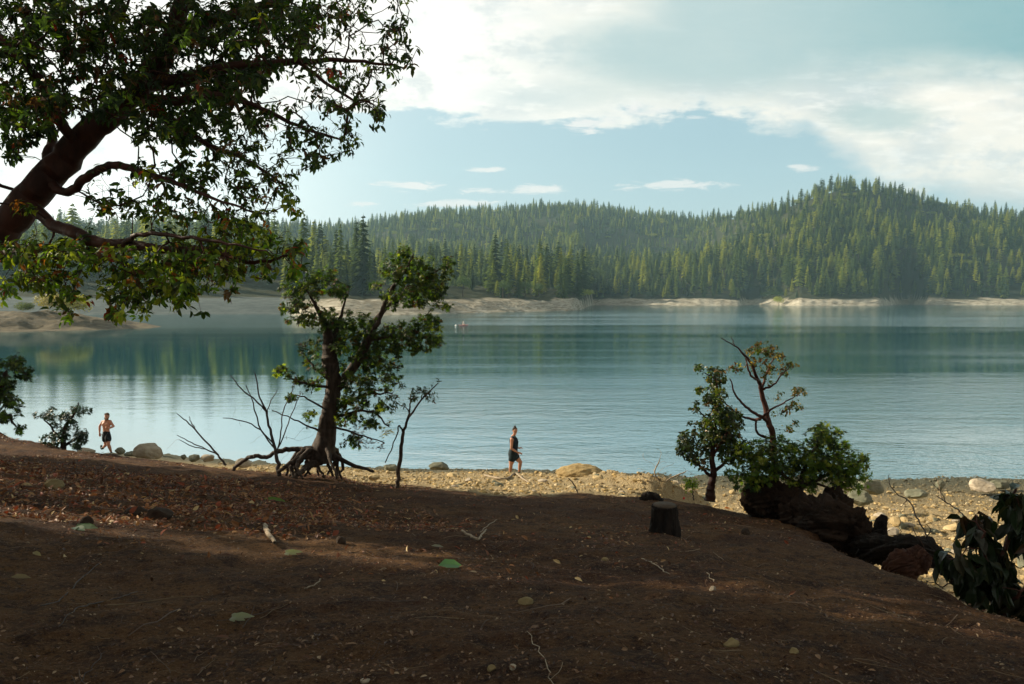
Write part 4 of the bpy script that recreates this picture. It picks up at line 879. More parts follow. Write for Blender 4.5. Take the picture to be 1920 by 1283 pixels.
# ================================================================== shade trees standing left of the view
def shade_tree(loc, h, r, seed, label, src=None, n=520, k=22):
    if src is not None:
        t = copy_thing(src); t.location = loc; t.scale = (r / 5.5, r / 5.5, h / 11); t.rotation_euler = (0, 0, seed); tag(t, label, 'tree', 'trees standing left of the clearing'); return t
    g = np.random.default_rng(seed); root = empty('oak_tree', (0, 0, 0)); s = Skel()
    s.path([(0, 0, -.5, .32), (0.1, 0, 3, .25), (-.1, .1, 7, .18), (0, 0, 12, .08)], -1, 0, 6, .02, g)
    q = rand_dir(g, n) * (g.random((n, 1)) ** .4); att = q * np.array([r, r, h * .48]) + np.array([0, 0, h])
    tips = np.array(s.grow(att, g, .5, .15, .008, expo=.45, pw=.1, rmax=.12)); P = np.array(s.P); D = s.dirs(); lb = LB()
    cols = lambda g, n: palette(g, n, [GREEN, DKG, LG], [3, 3, 1])
    rosettes(g, lb, P[tips], D[tips] + np.array([0, 0, .4]), k, .36, .55, cols, (20, 110), .2, .3, 0, .32)
    s.build('trunk', M_bark, root); lb.build('crown', M_leaf, root)
    root.location = loc; tag(root, label, 'tree', 'trees standing left of the clearing'); return root
ST = 'leafy oak left of the clearing, '
A = shade_tree((-20, 16.6, 3.2), 11, 2.8, 5, ST + 'nearest the lake')
for i, (x, y, z, h_, r_) in enumerate([(-31, 20.2, 3.4, 16, 2.9), (-20, 8.9, 4.2, 11, 4.2), (-30, 12.2, 4.2, 16, 4.2), (-18, .8, 4.6, 10.5, 4.4), (-27, 24, 2.4, 7, 2.6), (-27, 4, 4.6, 15, 4.4), (-31, 17.0, 3.4, 26, 2.4)]):  # tallest is an unseen filler added to shade dirt right of centre
    shade_tree((x, y, z), h_, r_, 1.1 + i * .9, ST + ['tall second from the lake', 'level with the leaning tree', 'tall one behind the leaning tree', 'closest to the camera', 'lowest one by the water', 'tall one at the back near the camera', 'tall narrow one added unseen to shade the right-hand dirt'][i], A)

shade_tree((-20.5, 12.9, 3.8), 10, 2.6, 9, ST + 'with the thinnest crown', None, 75, 8)  # unseen sparse crown added to break up a hard shadow band

# ================================================================== rocks
M_rock = rock_mat('ochre_rock', (0.48, 0.35, 0.17), (0.62, 0.49, 0.28), 4, .6, .03)
M_grey = rock_mat('grey_green_rock', (0.15, 0.16, 0.11), (0.28, 0.27, 0.20), 5, .6, .02)
M_pale = rock_mat('pale_rock', (0.36, 0.30, 0.22), (0.52, 0.45, 0.35), 5, .6, .02)
M_mound = rock_mat('ochre_earth', (0.36, 0.25, 0.11), (0.50, 0.38, 0.19), 5, 1.0, .06)
def ico(sub):
    bm = bmesh.new(); bmesh.ops.create_icosphere(bm, subdivisions=sub, radius=1); v = np.array([x.co[:] for x in bm.verts]); f = np.array([[q.index for q in p.verts] for p in bm.faces]); bm.free(); return v, f
ICO = {k: ico(k) for k in (1, 2, 3, 4, 5)}
def n3(p, f, s):
    return (fbm(p[:, 0] * f + s, p[:, 1] * f + p[:, 2] * f * .7, 3, s) + fbm(p[:, 2] * f - s, p[:, 0] * f * .6 + p[:, 1] * f * .8, 3, s + 5)) * .5
def rock_shape(seed, sub=3, amp=.35, cuts=7, flat=.6, fine=.05):
    v, f = ICO[sub]; v = v.copy(); g = np.random.default_rng(seed)
    for k in range(cuts):
        n = rand_dir(g, 1)[0]; d = g.uniform(.55, .85); over = v @ n - d; v -= np.where(over > 0, over, 0)[:, None] * n * .92
    v *= (1 + amp * n3(v, 1.3, seed))[:, None]; v *= (1 + fine * 2 * n3(v, 5, seed + 3))[:, None]
    v[:, 2] *= flat; return v, f
def rock(name, seed, loc, size, m, label, cat='rock', sub=4, amp=.35, cuts=7, rz=0, fine=.06, group=None, sink=.25, smooth=False):
    v, f = rock_shape(seed, sub, amp, cuts, 1.0, fine); v = v * np.array(size) * .5
    o = mesh_np(name, v, [f], m, None, smooth); o.location = (loc[0], loc[1], loc[2] + size[2] * (.5 - sink)); o.rotation_euler = (0, 0, rz); tag(o, label, cat, group); return o
def gp(u, v, Y=None):
    if Y is None: return G(u, v)
    p = PX(u, v, Y); return on(p[0], Y)
def k_(px, Y): return px * Y / FPX
def at_px(u, v, Y): return PX(u, v, Y)
# big ones
def rk(u, vb, vt, w, Y, dz, *a, **kw):
    """rock spanning photo rows vt..vb"""
    c = PX(u, vb, Y); h = k_(vb - vt, Y); return rock(a[0], a[1], (c[0], c[1], c[2] - .12 * h), (k_(w, Y), dz, h * 1.25), *a[2:], sink=0.0, **kw)
rk(279, 862, 831, 56, 19.2, .7, 'boulder', 3, M_pale, 'large pointed pale boulder beside the running man', cuts=9, amp=.2, rz=.3)
rk(226, 852, 841, 19, 19.5, .3, 'rock', 8, M_grey, 'small round grey rock at the running man\'s feet')
rk(245, 857, 847, 22, 19.4, .3, 'rock', 9, M_grey, 'low brown rock between the round grey rock and the big pale boulder')
rk(344, 862, 853, 9, 19.0, .2, 'rock', 10, M_grey, 'tiny rock on the bank crest right of the pale boulder')
rk(364, 864, 852, 20, 19.0, .3, 'rock', 11, M_grey, 'greenish rock on the bank crest left of the flat brown one')
rk(390, 865, 853, 28, 19.0, .3, 'rock', 12, M_pale, 'flat brownish rock on the bank crest under the bare branch')
rk(458, 876, 860, 32, 18.6, .35, 'rock', 13, M_pale, 'pale rounded rock under the long arching root')
rk(160, 852, 840, 34, 18.8, .4, 'rock', 15, M_pale, 'low weathered rock left of the running man by the dark shrub')
rk(731, 884, 871, 30, 22.5, .4, 'rock', 16, M_grey, 'grey rock by the water just left of the sapling stem')
rk(824, 881, 868, 44, 22.8, .5, 'rock', 17, M_grey, 'mossy low rock at the waterline left of the standing woman')
rk(1843, 922, 899, 48, 21.5, .8, 'boulder', 18, M_pale, 'pale boulder near the water at the far right of the beach', cuts=8, amp=.15)
rk(1873, 916, 900, 34, 22.2, .5, 'boulder', 19, M_grey, 'darker grey boulder leaning against the pale one at far right')
rk(1762, 920, 903, 20, 22.0, .3, 'rock', 20, M_grey, 'small brown upright rock among dry stems on the right beach')
rk(1718, 936, 918, 42, 17.4, .5, 'rock', 21, M_grey, 'dark brown low rock on the right beach right of the bush')
rk(1612, 944, 922, 40, 16.8, .6, 'boulder', 22, M_grey, 'grey-brown boulder half hidden behind the oak bush')
rk(1628, 926, 902, 48, 18.5, .6, 'boulder', 23, M_grey, 'dark mossy boulder behind the right end of the oak bush')
rk(1000, 940, 922, 16, 14.2, .16, 'stone', 24, M_rock, 'rounded ochre stone on the shadow edge of the central beach', cuts=3)
rk(961, 938, 926, 16, 14.6, .2, 'stone', 25, M_rock, 'flat ochre stone just left of the rounded one on the shadow edge', cuts=3)
rk(897, 916, 905, 16, 17.5, .2, 'stone', 26, M_pale, 'pale squared stone left of the standing woman', cuts=6)
rk(879, 907, 897, 18, 18.2, .25, 'stone', 27, M_pale, 'pale pointed stone beyond the squared one left of the woman', cuts=6)
rk(700, 900, 889, 22, 15.8, .25, 'stone', 28, M_rock, 'ochre stone in the sunlight behind the exposed roots', cuts=5)
# earth mounds
m1 = rk(1086, 902, 873, 84, 20.0, 1.0, 'earth_mound', 31, M_mound, 'round ochre earth mound by the water right of the woman', cat='mound', sub=5, amp=.22, cuts=0, fine=.10, smooth=True)
# countable stones on the lit beach
sm = []
for i in range(6):
    v, f = rock_shape(60 + i, 2, .3, 8, .7, .06); me = mesh_np('stone', v * .5, [f], [M_rock, M_pale, M_rock, M_rock, M_pale, M_grey][i], None, False); sm.append(me)
g = np.random.default_rng(55); cnt = 0; used = set()
while cnt < 290:
    if g.random() < .68: u, Y = g.uniform(1540, 1990), 11.6 + 9 * g.random() ** 1.5
    else: u, Y = g.uniform(690, 1400), 13.2 + 9 * g.random()
    X = (u - 960) / FPX * Y; zb, zd, m = parts_h(X, Y)
    if m > .15 or zb < .25: continue
    s = float(np.clip(g.lognormal(math.log(.13), .42), .07, .42)) * (1.15 if u > 1540 else .85); i = int(g.integers(0, 6))
    if i in used: o = sm[i].copy(); COL.objects.link(o)
    else: o = sm[i]; used.add(i)
    p = on(X, Y); o.location = (p[0], p[1], p[2] + s * .12); o.scale = (s * g.uniform(.9, 1.5), s * g.uniform(.8, 1.2), s * g.uniform(.6, 1.0)); o.rotation_euler = (g.uniform(-.3, .3), g.uniform(-.3, .3), g.uniform(0, 6.28)); cnt += 1
    if u > 1540: tag(o, 'angular ochre stone, one of many scattered over the sunlit right beach', 'stone', 'stones scattered over the right beach')
    else: tag(o, 'small ochre stone, one of many on the lit beach around the woman', 'stone', 'stones scattered over the central beach')
def pebbles():
    g = np.random.default_rng(9); v0, f0 = ICO[1]; n = 15000
    u = g.uniform(380, 2060, n); Y = 12.0 + 14 * g.random(n) ** 1.2; X = (u - 960) / FPX * Y
    zb, zd, m = parts_h(X, Y); ok = (m < .3) & (zb > -.02); X, Y = X[ok], Y[ok]; n = len(X); Z = Hd(X, Y)
    s = np.clip(g.lognormal(math.log(.040), .5, n), .015, .13)
    a = g.uniform(0, 6.283, n); V = np.repeat(v0[None], n, 0) * (1 + g.uniform(-.28, .28, (n, len(v0), 1)))
    V = V * (np.stack([s * g.uniform(.8, 1.5, n), s * g.uniform(.7, 1.1, n), s * g.uniform(.45, .8, n)], -1) * .6)[:, None]
    c, si = np.cos(a)[:, None], np.sin(a)[:, None]; x = V[..., 0] * c - V[..., 1] * si; y = V[..., 0] * si + V[..., 1] * c
    V = np.stack([x + X[:, None], y + Y[:, None], V[..., 2] + Z[:, None] + .004], -1).reshape(-1, 3)
    F = (f0[None] + (np.arange(n) * len(v0))[:, None, None]).reshape(-1, 3)
    col = palette(g, n, [(0.54, .40, .20), (.42, .30, .13), (.62, .51, .32), (.26, .20, .11), (.58, .41, .17)], [3, 3, 2, 1.4, 1.5], .2)
    wet = (sstep(parts_h(X, Y)[0], .5, .12))[:, None]; col = col * (1 - wet) + wet * np.array([.12, .12, .085])
    m_, t, o = mat('pebble'); at = t.new('ShaderNodeAttribute', attribute_name='tint').outputs['Color']; tc = t.new('ShaderNodeTexCoord').outputs['Object']
    nn = t.noise(tc, 60, 4, .6); bsdf(t, o, t.mix(t.step(nn, .3, .7, 0, .4), at, (.18, .13, .07)), .9, .15, t.bump(nn, .4, .01))
    tag(mesh_np('pebbles', V, [F], m_, None, False, np.repeat(col, len(v0), 0)), 'loose ochre pebbles and clods over the beach', 'pebbles', kind='stuff')
pebbles()

# ================================================================== litter
M_lit = leaf_mat('dead_leaf', .15, .6, (1.3, 1.0, .6))
def litter():
    g = np.random.default_rng(19); lb = LB()
    def put(n, ur, Yr_, L, cols, pw=1.0, Wr=.42, tilt=.5, patch=None):
        u = g.uniform(*ur, n); Y = Yr_[0] + (Yr_[1] - Yr_[0]) * g.random(n) ** pw; X = (u - 960) / FPX * Y
        zb, zd, m = parts_h(X, Y); ok = m > .55
        if patch: ok &= (fbm(X * .9, Y * .9, 3, 44) + .5 * fbm(X * 3, Y * 3, 2, 45)) > patch * (g.random(n) - .2)
        X, Y = X[ok], Y[ok]; n = len(X); P = np.stack([X, Y, Hd(X, Y) + .008], -1)
        D = rand_dir(g, n); D[:, 2] = g.uniform(-.05, tilt, n); N = nrm(np.array([0, 0, 1.]) + rand_dir(g, n) * tilt)
        l = L * np.clip(g.lognormal(0, .4, n), .4, 2.2); lb.add(*leaves(P, D, N, l, l * Wr * g.uniform(.4, 1.3, n), cols(g, n), curl=.35))
    C1 = lambda g, n: palette(g, n, [(.17, .07, .035), (.26, .12, .05), (.09, .04, .022), (.36, .21, .10), (.28, .07, .03), (.48, .36, .18)], [4, 3.5, 3, 1.8, 1.2, .7], .3)  # palest tans stand for chips caught in sunlight
    C2 = lambda g, n: palette(g, n, [(.10, .055, .03), (.16, .10, .055), (.28, .20, .12)], [4, 3, .8], .3)
    put(30000, (-250, 900), (6.2, 19), .045, C1, .8, patch=.5)
    put(4500, (200, 1400), (6.5, 13.5), .038, C1, 1, patch=.8)
    put(5000, (-200, 2000), (2.6, 9), .020, C2, .9, .5, .35, patch=.6)
    put(3000, (-150, 700), (7.5, 13), .06, C1, 1, .35, .8)
    C3 = lambda g, n: palette(g, n, [(.085, .04, .022), (.15, .08, .04), (.05, .025, .015), (.24, .15, .085), (.32, .24, .15)], [4, 4, 3, 1.5, .5], .3)
    put(16000, (-150, 2000), (2.7, 13), .014, C3, 1.3, .55, .6)
    put(9000, (-200, 1500), (3.2, 14), .030, C3, 1.2, .30, .5, patch=.35)
    put(7000, (-200, 620), (6.5, 12.5), .045, C1, 1, .5, .9)
    put(6000, (100, 1500), (4.2, 12), .034, C1, 1, .45, .8, patch=1.1)
    tag(lb.build('leaf_litter', M_lit, None), 'dead brown leaves and bark chips strewn over the bank', 'leaf litter', kind='stuff')
    # twigs and straws
    n = 1700; u = g.uniform(-150, 1950, n); Y = 2.8 + 14 * g.random(n) ** 1.3; X = (u - 960) / FPX * Y; zb, zd, m = parts_h(X, Y); ok = m > .6; X, Y = X[ok], Y[ok]; n = len(X)
    L = np.clip(g.lognormal(math.log(.085), .6, n), .03, .5); a = g.uniform(0, 6.283, n); cur = g.normal(0, .5, n); K = 5; r = np.clip(L * .010, .0009, .004)
    V = np.zeros((n, K, 3, 3)); x, y = X.copy(), Y.copy(); an = a.copy()
    for k in range(K):
        z = Hd(x, y) + .006 + r; rr = r * (1 - .12 * k)
        for j in range(3):
            b = j * 2.094; V[:, k, j] = np.stack([x - np.sin(an) * np.cos(b) * rr, y + np.cos(an) * np.cos(b) * rr, z + np.sin(b) * rr], -1)
        x = x + np.cos(an) * L / (K - 1); y = y + np.sin(an) * L / (K - 1); an = an + cur / (K - 1)
    F = []
    for k in range(K - 1):
        for j in range(3): F.append([k * 3 + j, k * 3 + (j + 1) % 3, k * 3 + 3 + (j + 1) % 3, k * 3 + 3 + j])
    F = (np.array(F)[None] + (np.arange(n) * K * 3)[:, None, None]).reshape(-1, 4)
    col = np.repeat(palette(g, n, [(.30, .22, .13), (.16, .10, .06), (.09, .06, .045)], [1.6, 3, 2.5], .3), K * 3, 0)
    tag(mesh_np('twig_litter', V.reshape(-1, 3), [F], M_lit, None, True, col), 'thin dry twigs and straws lying on the bank', 'twigs', kind='stuff')
litter()

def ground_leaf(u, v, w, col, label, lob=0, rz=0.0, name='fallen_leaf', curl=.3, wr=.4):
    p = G(u, v); Y = p[1]; L = k_(w, Y); lb = LB(); g = np.random.default_rng(int(u)); D = np.array([[math.cos(rz), math.sin(rz), .10]]); N = np.array([[0.05, -.45, 1.]])
    st = np.array([[-L / 2 * math.cos(rz), -L / 2 * math.sin(rz), .012]])
    if lob:
        for a, sc in ((-65, .5), (-30, .75), (0, 1), (30, .75), (65, .5)):
            d = np.array([[math.cos(rz + R(a)), math.sin(rz + R(a)), .12]]); lb.add(*leaves(st, d, N, L * sc, L * .32, np.array([col]), fold=.08, curl=curl * .6))
    else: lb.add(*leaves(st, D, N, L, L * wr, np.array([col]), fold=.12, curl=curl))
    o = lb.build(name, M_leaf, None); o.location = (p[0], p[1], p[2] + .02); tag(o, label, 'leaf'); return o
ground_leaf(845, 1066, 48, (.16, .34, .17), 'single oval green leaf lying on the dirt in the middle foreground', rz=.25, wr=.55)
ground_leaf(456, 1168, 42, (.27, .29, .20), 'ragged pale grey-green leaf lying in the lower left foreground', 1, .1)
ground_leaf(162, 996, 44, (.14, .20, .13), 'pale green lobed leaf lying among litter at the left', 1, -.1)
ground_leaf(552, 1043, 32, (.40, .42, .24), 'small yellowish lobed leaf lying left of the green oval leaf', 1, .15)
ground_leaf(515, 940, 42, (.13, .22, .05), 'green sprig-like leaf lying below the rooted tree', 0, .0, wr=.25)
ground_leaf(38, 1091, 34, (.22, .17, .11), 'curled tan leaf lying at the far left foreground', 0, .2)
ground_leaf(68, 1046, 24, (.30, .25, .14), 'small folded tan leaf above the curled one at far left', 0, -.5)
ground_leaf(820, 1030, 24, (.30, .28, .25), 'narrow grey leaf lying left of the forked stick', 0, .05, wr=.3)
ground_leaf(1364, 955, 14, (.45, .14, .04), 'orange leaf lying at the foot of the red-stemmed shrub', 0, .2)
ground_leaf(1328, 950, 14, (.5, .2, .05), 'bright orange leaf lying left of the other orange leaf', 0, .8)
def small_rock(u, v, w, h, m, seed, label):
    p = G(u, v); return rock('stone', seed, p, (k_(w, p[1]), k_(w, p[1]) * .8, k_(h, p[1]) * 1.5), m, label, 'stone', 3, .25, 4, sink=.3)
M_stn = rock_mat('dusty_stone', (0.20, 0.15, 0.07), (0.30, 0.24, 0.12), 12, .4, .01)
M_dk = rock_mat('dark_stone', (0.035, 0.024, 0.018), (0.08, 0.055, 0.038), 12, .6, .01)
small_rock(1371, 1212, 32, 16, M_stn, 71, 'smooth mustard stone on the dirt in the right foreground')
small_rock(1336, 1107, 14, 8, M_pale, 72, 'small angular grey stone on the dirt right of centre')
small_rock(986, 1132, 30, 12, M_stn, 73, 'half-buried brown stone in the middle of the dirt')
small_rock(640, 1020, 22, 16, M_dk, 74, 'dark mossy stone on the dirt below the rooted tree')
small_rock(1134, 1052, 16, 7, M_stn, 75, 'tiny flat stone on the dirt left of the stump')
small_rock(922, 1258, 18, 12, M_stn, 76, 'brown pebble at the bottom edge of the photo, left of its pair')
small_rock(962, 1256, 14, 12, M_pale, 77, 'tan pebble at the bottom edge of the photo, right of its pair')
small_rock(686, 1279, 22, 8, M_pale, 78, 'pale stone cut off by the bottom edge of the photo')
small_rock(163, 985, 26, 16, M_dk, 79, 'dark clod resting above the pale green lobed leaf')
small_rock(255, 965, 40, 14, M_dk, 80, 'dark flat bark clod left of the larger dark lump')
small_rock(302, 970, 46, 20, M_dk, 81, 'larger dark lump among sunlit litter at the left')
small_rock(1398, 1003, 18, 12, M_dk, 82, 'small charred lump on the dirt right of the stump')
small_rock(98, 915, 44, 16, M_stn, 83, 'rounded tan stone in the sunlit litter at far left')
small_rock(1488, 1225, 20, 10, M_stn, 84, 'flat brown pebble at the lower right of the dirt')

def tube_thing(name, pts, m, label, cat, extra=(), wob=.004, seed=3, gnarl=.08):
    """pts: (u, v, lift, width_px); laid on the ground"""
    g = np.random.default_rng(seed); s = Skel()
    def conv(ps):
        out = []
        for u, v, l, w in ps: p = G(u, v); out.append((p[0], p[1], p[2] + l, max(.0012, k_(w, p[1]) * .5)))
        return out
    q = conv(pts); s.path(q, -1, 0, 5, wob, g)
    for e in extra: 
        q = conv(e); j = s.near(q[0]); s.path([(*s.P[j], q[0][3])] + q[1:], j, 0, 5, wob, g)
    o = s.build(name, m, None, None, gnarl); c = Vector(s.P[0]); o.data.transform(Matrix.Translation(-c)); o.location = c; tag(o, label, cat); return o
tube_thing('stick', [(497, 990, .03, 9), (502, 1003, .02, 10), (515, 1022, .02, 7)], M_dry, 'short thick pale stick standing out of the sunlit litter', 'stick')
tube_thing('stick', [(866, 1005, .05, 5), (884, 1012, .03, 6), (897, 1017, .02, 5)], M_dry, 'pale forked stick lying on the dirt in the middle', 'stick', [[(893, 1016, .02, 5), (905, 1008, .03, 4), (912, 1000, .04, 3)]])
tube_thing('twig', [(900, 1002, .02, 2), (915, 988, .02, 2), (932, 978, .02, 1.5)], M_dry, 'thin twig beyond the forked stick', 'twig')
tube_thing('twig', [(1203, 1050, .012, 2.2), (1222, 1058, .012, 2.6), (1236, 1068, .012, 2.4), (1255, 1079, .01, 1.8)], M_dry, 'long pale curved twig on the dirt below the stump', 'twig')
tube_thing('twig', [(990, 1190, .012, 1.5), (1010, 1225, .012, 2.4), (1026, 1255, .012, 2.6), (1038, 1290, .012, 2.2)], M_dry, 'yellowish grass stem on the dirt at the bottom centre', 'twig')
tube_thing('twig', [(76, 1140, .012, 3), (112, 1128, .012, 3.6), (150, 1092, .012, 3), (190, 1058, .012, 2)], M_twig, 'long grey twig lying in the left foreground', 'twig')
tube_thing('twig', [(110, 1180, .012, 2), (140, 1146, .012, 3), (175, 1138, .012, 3.4), (225, 1125, .012, 3), (258, 1113, .012, 2)], M_twig, 'second grey twig lying just below the long one at left', 'twig')
tube_thing('twig', [(150, 1285, .012, 2.4), (172, 1255, .012, 2.4), (194, 1230, .012, 1.5)], M_twig, 'thin straight twig at the bottom left corner', 'twig')
tube_thing('twig', [(570, 1108, .015, 3), (590, 1100, .015, 3), (602, 1090, .015, 2)], M_dry, 'short pale twig left of the green oval leaf', 'twig')
tube_thing('twig', [(1325, 1077, .012, 1.6), (1338, 1094, .012, 1.8)], M_dry, 'tiny straight twig above the small grey stone', 'twig')
# beach driftwood and standing twigs
tube_thing('driftwood', [(908, 893, .03, 3), (930, 898, .03, 4), (950, 900, .03, 4), (966, 892, .05, 5), (980, 900, .04, 4), (992, 906, .02, 3)], M_dry, 'crooked driftwood branch lying at the standing woman\'s feet', 'driftwood')
def standing(name, pts, m, label, cat, extra=(), seed=4):
    g = np.random.default_rng(seed); s = Skel(); q = [pp(*p) for p in pts]; s.path(q, -1, 0, 5, .004, g)
    for e in extra: q = [pp(*p) for p in e]; j = s.near(q[0]); s.path([(*s.P[j], q[0][3])] + q[1:], j, 0, 5, .004, g)
    o = s.build(name, m, None, None, .08); c = Vector(s.P[0]); o.data.transform(Matrix.Translation(-c)); o.location = c; tag(o, label, cat); return o
standing('twig', [(1089, 942, 14, 2.5), (1083, 925, 14, 2.4), (1076, 908, 14, 2.4), (1066, 897, 14, 1.8)], M_twig, 'thin crooked twig standing in front of the ochre mound', 'twig')
standing('branch', [(1742, 1022, 9, 3.4), (1735, 1000, 9.2, 3), (1718, 968, 9.4, 2.8), (1705, 940, 9.6, 2.4), (1680, 925, 9.6, 2.2), (1668, 905, 9.6, 1.8), (1667, 890, 9.6, 1)], M_twig, 'thin bent branch rising from the fallen log on the right', 'branch', [[(1703, 938, 9.6, 2), (1690, 950, 9.6, 1.2), (1675, 942, 9.6, .8)]])
standing('branch', [(1822, 985, 9.5, 3), (1800, 960, 10, 2.8), (1775, 942, 10.2, 2.4), (1755, 930, 10.4, 1.4)], M_twig, 'bare forked branch over the right beach beside the drooping shrub', 'branch', [[(1775, 942, 10.2, 2), (1765, 925, 10.2, 1.5), (1748, 905, 10.2, 1)], [(1822, 985, 9.5, 2.5), (1818, 1010, 9.2, 2.5), (1812, 1030, 9, 2)]])
bare('dry_bramble', G(1250, 925), [[(1252, 928, 17.2, 5), (1240, 908, 17.2, 4), (1228, 888, 17.2, 3), (1236, 865, 17.2, 2)], [(1240, 908, 17.2, 3), (1262, 895, 17.2, 3), (1285, 885, 17.2, 2)]],
     [(1205, 850), (1232, 842), (1240, 852), (1248, 868), (1215, 865), (1195, 880), (1262, 868), (1280, 876), (1300, 890), (1190, 895), (1210, 900), (1225, 880), (1270, 905), (1255, 890), (1200, 915), (1290, 910), (1235, 920), (1265, 925), (1180, 905), (1215, 890), (1245, 878), (1275, 890), (1310, 905), (1222, 905)], 'tangle of pale dry bramble stems on the broad hummock', 17.2, 6, 0, .004, M_dry, 'bramble')
bare('dry_weed', G(1765, 935), [[(1765, 935, 18, 3), (1762, 918, 18, 2), (1758, 900, 18, 1)]], [(1745, 905), (1772, 900), (1780, 912), (1795, 902), (1750, 918), (1735, 912), (1788, 922)], 'small tuft of dry stems beside the brown upright rock', 18, 7, 0, .003, M_dry, 'weed')

# ================================================================== stump, root masses, logs
def bark_lump(name, ring_pts, m, n=40, amp=.10, seed=1, top=None, parent=None, rough=.25, jag=.0, sub_=8):
    """closed lathe-like lump along a path of (x,y,z,r)"""
    g = np.random.default_rng(seed); q = smooth_path(ring_pts, sub_); K = len(q); d = nrm(np.gradient(q[:, :3], axis=0)); a = np.arange(n) / n * 2 * np.pi
    u = nrm(np.cross(d, np.array([.2, .5, .84]))); w = np.cross(d, u); V = []
    for i in range(K):
        ph = np.stack([np.cos(a) * 1.7, np.sin(a) * 1.7], -1)
        rr = q[i, 3] * (1 + jag * fbm(ph[:, 0] * 14, ph[:, 1] * 14 + i * .9, 3, seed + 7) + amp * 2 * fbm(ph[:, 0] * 1.5 + seed, ph[:, 1] * 1.5 + i * .10, 3, seed) + rough * .5 * fbm(ph[:, 0] * 7, ph[:, 1] * 7 + i * .15, 2, seed + 2))
        V.append(q[i, :3] + (u[i] * np.cos(a)[:, None] + w[i] * np.sin(a)[:, None]) * rr[:, None])
    V = np.concatenate(V); F = [[i * n + j, i * n + (j + 1) % n, (i + 1) * n + (j + 1) % n, (i + 1) * n + j] for i in range(K - 1) for j in range(n)]
    V = np.vstack([V, q[0, :3], q[-1, :3]]); T3 = [[K * n, (j + 1) % n, j] for j in range(n)] + [[K * n + 1, (K - 1) * n + j, (K - 1) * n + (j + 1) % n] for j in range(n)]
    return mesh_np(name, V, [np.array(F), np.array(T3)], m, parent, True)
M_char = bark_mat('weathered_dark_bark', (0.006, 0.0045, 0.004), (0.022, 0.015, 0.011), 12, (1, 1, .25), 1.0, .02)
M_cut = bark_mat('cut_wood', (0.04, 0.028, 0.018), (0.08, 0.055, 0.034), 10, (1, 1, 1), .5, .006)
M_soil = rock_mat('dark_root_soil', (0.022, 0.013, 0.009), (0.05, 0.030, 0.019), 6, 1.0, .05)
M_redlog = bark_mat('red_rotten_wood', (0.032, 0.012, 0.008), (0.075, 0.030, 0.015), 9, (1, 1, .3), .9, .02)
p = G(1246, 1000); r0 = k_(27, p[1]); st = empty('tree_stump', p)
hst = k_(56, p[1])
o = bark_lump('bark', [(0, 0, -.15, r0 * 1.12), (0, 0, 0.0, r0 * 1.04), (0, 0, hst * .4, r0 * .92), (0, 0, hst * .8, r0 * .86), (0, 0, hst * .97, r0 * .84)], M_char, 90, .07, 4, parent=st, rough=.30, jag=.07)
v, f = frustum((0, 0, hst * .97), (.0, 0.0, hst * 1.0), r0 * .80, r0 * .77, 30); v2 = np.vstack([v, [(0, 0, hst * 1.005)]]); i = np.arange(30)
mesh_np('cut_top', v2, [f, np.stack([i + 30, (i + 1) % 30 + 30, np.full(30, 60)], -1)], M_cut, st); tag(st, 'dark sawn tree stump standing on the dirt bank right of centre', 'stump')
def mass(name, pth, m, label, cat, roots=12, seed=1, n=84, amp=.25, rootm=None, spread=.5, rr=.014, part='soil', jag=.30):
    g = np.random.default_rng(seed); P0 = [(*PX(u, v, Y), k_(w, Y) * .5) for u, v, Y, w in pth]; root = empty(name, P0[0][:3]); mv = Matrix.Translation(-Vector(P0[0][:3]))
    o = bark_lump(part, P0, m, n, amp, seed, parent=root, rough=.9, jag=jag, sub_=16); o.data.transform(mv)
    if roots:
        s = Skel(); s.path(P0, -1, 0, 4, .0, g); s.r = [x * .25 for x in s.r]
        C = np.array(s.P)[g.integers(0, len(s.P), roots)]; dd = rand_dir(g, roots); dd[:, 2] -= .4
        att = C + nrm(dd) * spread * g.uniform(.4, 1.1, (roots, 1)); s.grow(att, g, .07, .25, .005, expo=.35, pw=0, rmax=rr)
        s.build('root', rootm or M_char, root).data.transform(mv)
    tag(root, label, cat); return root
mass('root_mass', [(1405, 955, 11.8, 40), (1425, 940, 11.7, 62), (1455, 942, 11.6, 66), (1484, 948, 11.4, 60), (1502, 962, 11.2, 44)], M_soil, 'blocky dark root mass under the oak bush', 'root mass', 26, 5, amp=.2, spread=.45)
mass('root_mass', [(1470, 980, 10.9, 60), (1515, 975, 10.7, 84), (1560, 985, 10.0, 90), (1600, 1005, 9.8, 80), (1628, 1020, 9.6, 46)], M_soil, 'long dark eroded root mass sloping down right of the oak bush', 'root mass', 40, 6, amp=.25, spread=.6)
mass('root_mass', [(1552, 955, 11.2, 40), (1568, 942, 11.2, 44), (1582, 952, 11.0, 34)], M_soil, 'small dark clod of roots at the foot of the oak bush\'s right side', 'root mass', 12, 7, amp=.25, spread=.4)
mass('broken_stump', [(1650, 1020, 9.5, 26), (1650, 1000, 9.5, 24), (1653, 980, 9.5, 20), (1658, 966, 9.5, 10)], M_char, 'splintered upright stub behind the fallen log', 'stump', 6, 8, amp=.15, spread=.25, part='bark')
mass('fallen_log', [(1618, 1030, 9.6, 50), (1650, 1030, 9.3, 46), (1690, 1028, 9.0, 46), (1725, 1030, 8.8, 44), (1755, 1045, 8.6, 36), (1790, 1075, 8.4, 30), (1830, 1130, 8.2, 26)], M_char, 'dark arched fallen log hanging over the edge of the bank', 'log', 30, 9, amp=.22, spread=.5, part='bark', jag=.14)
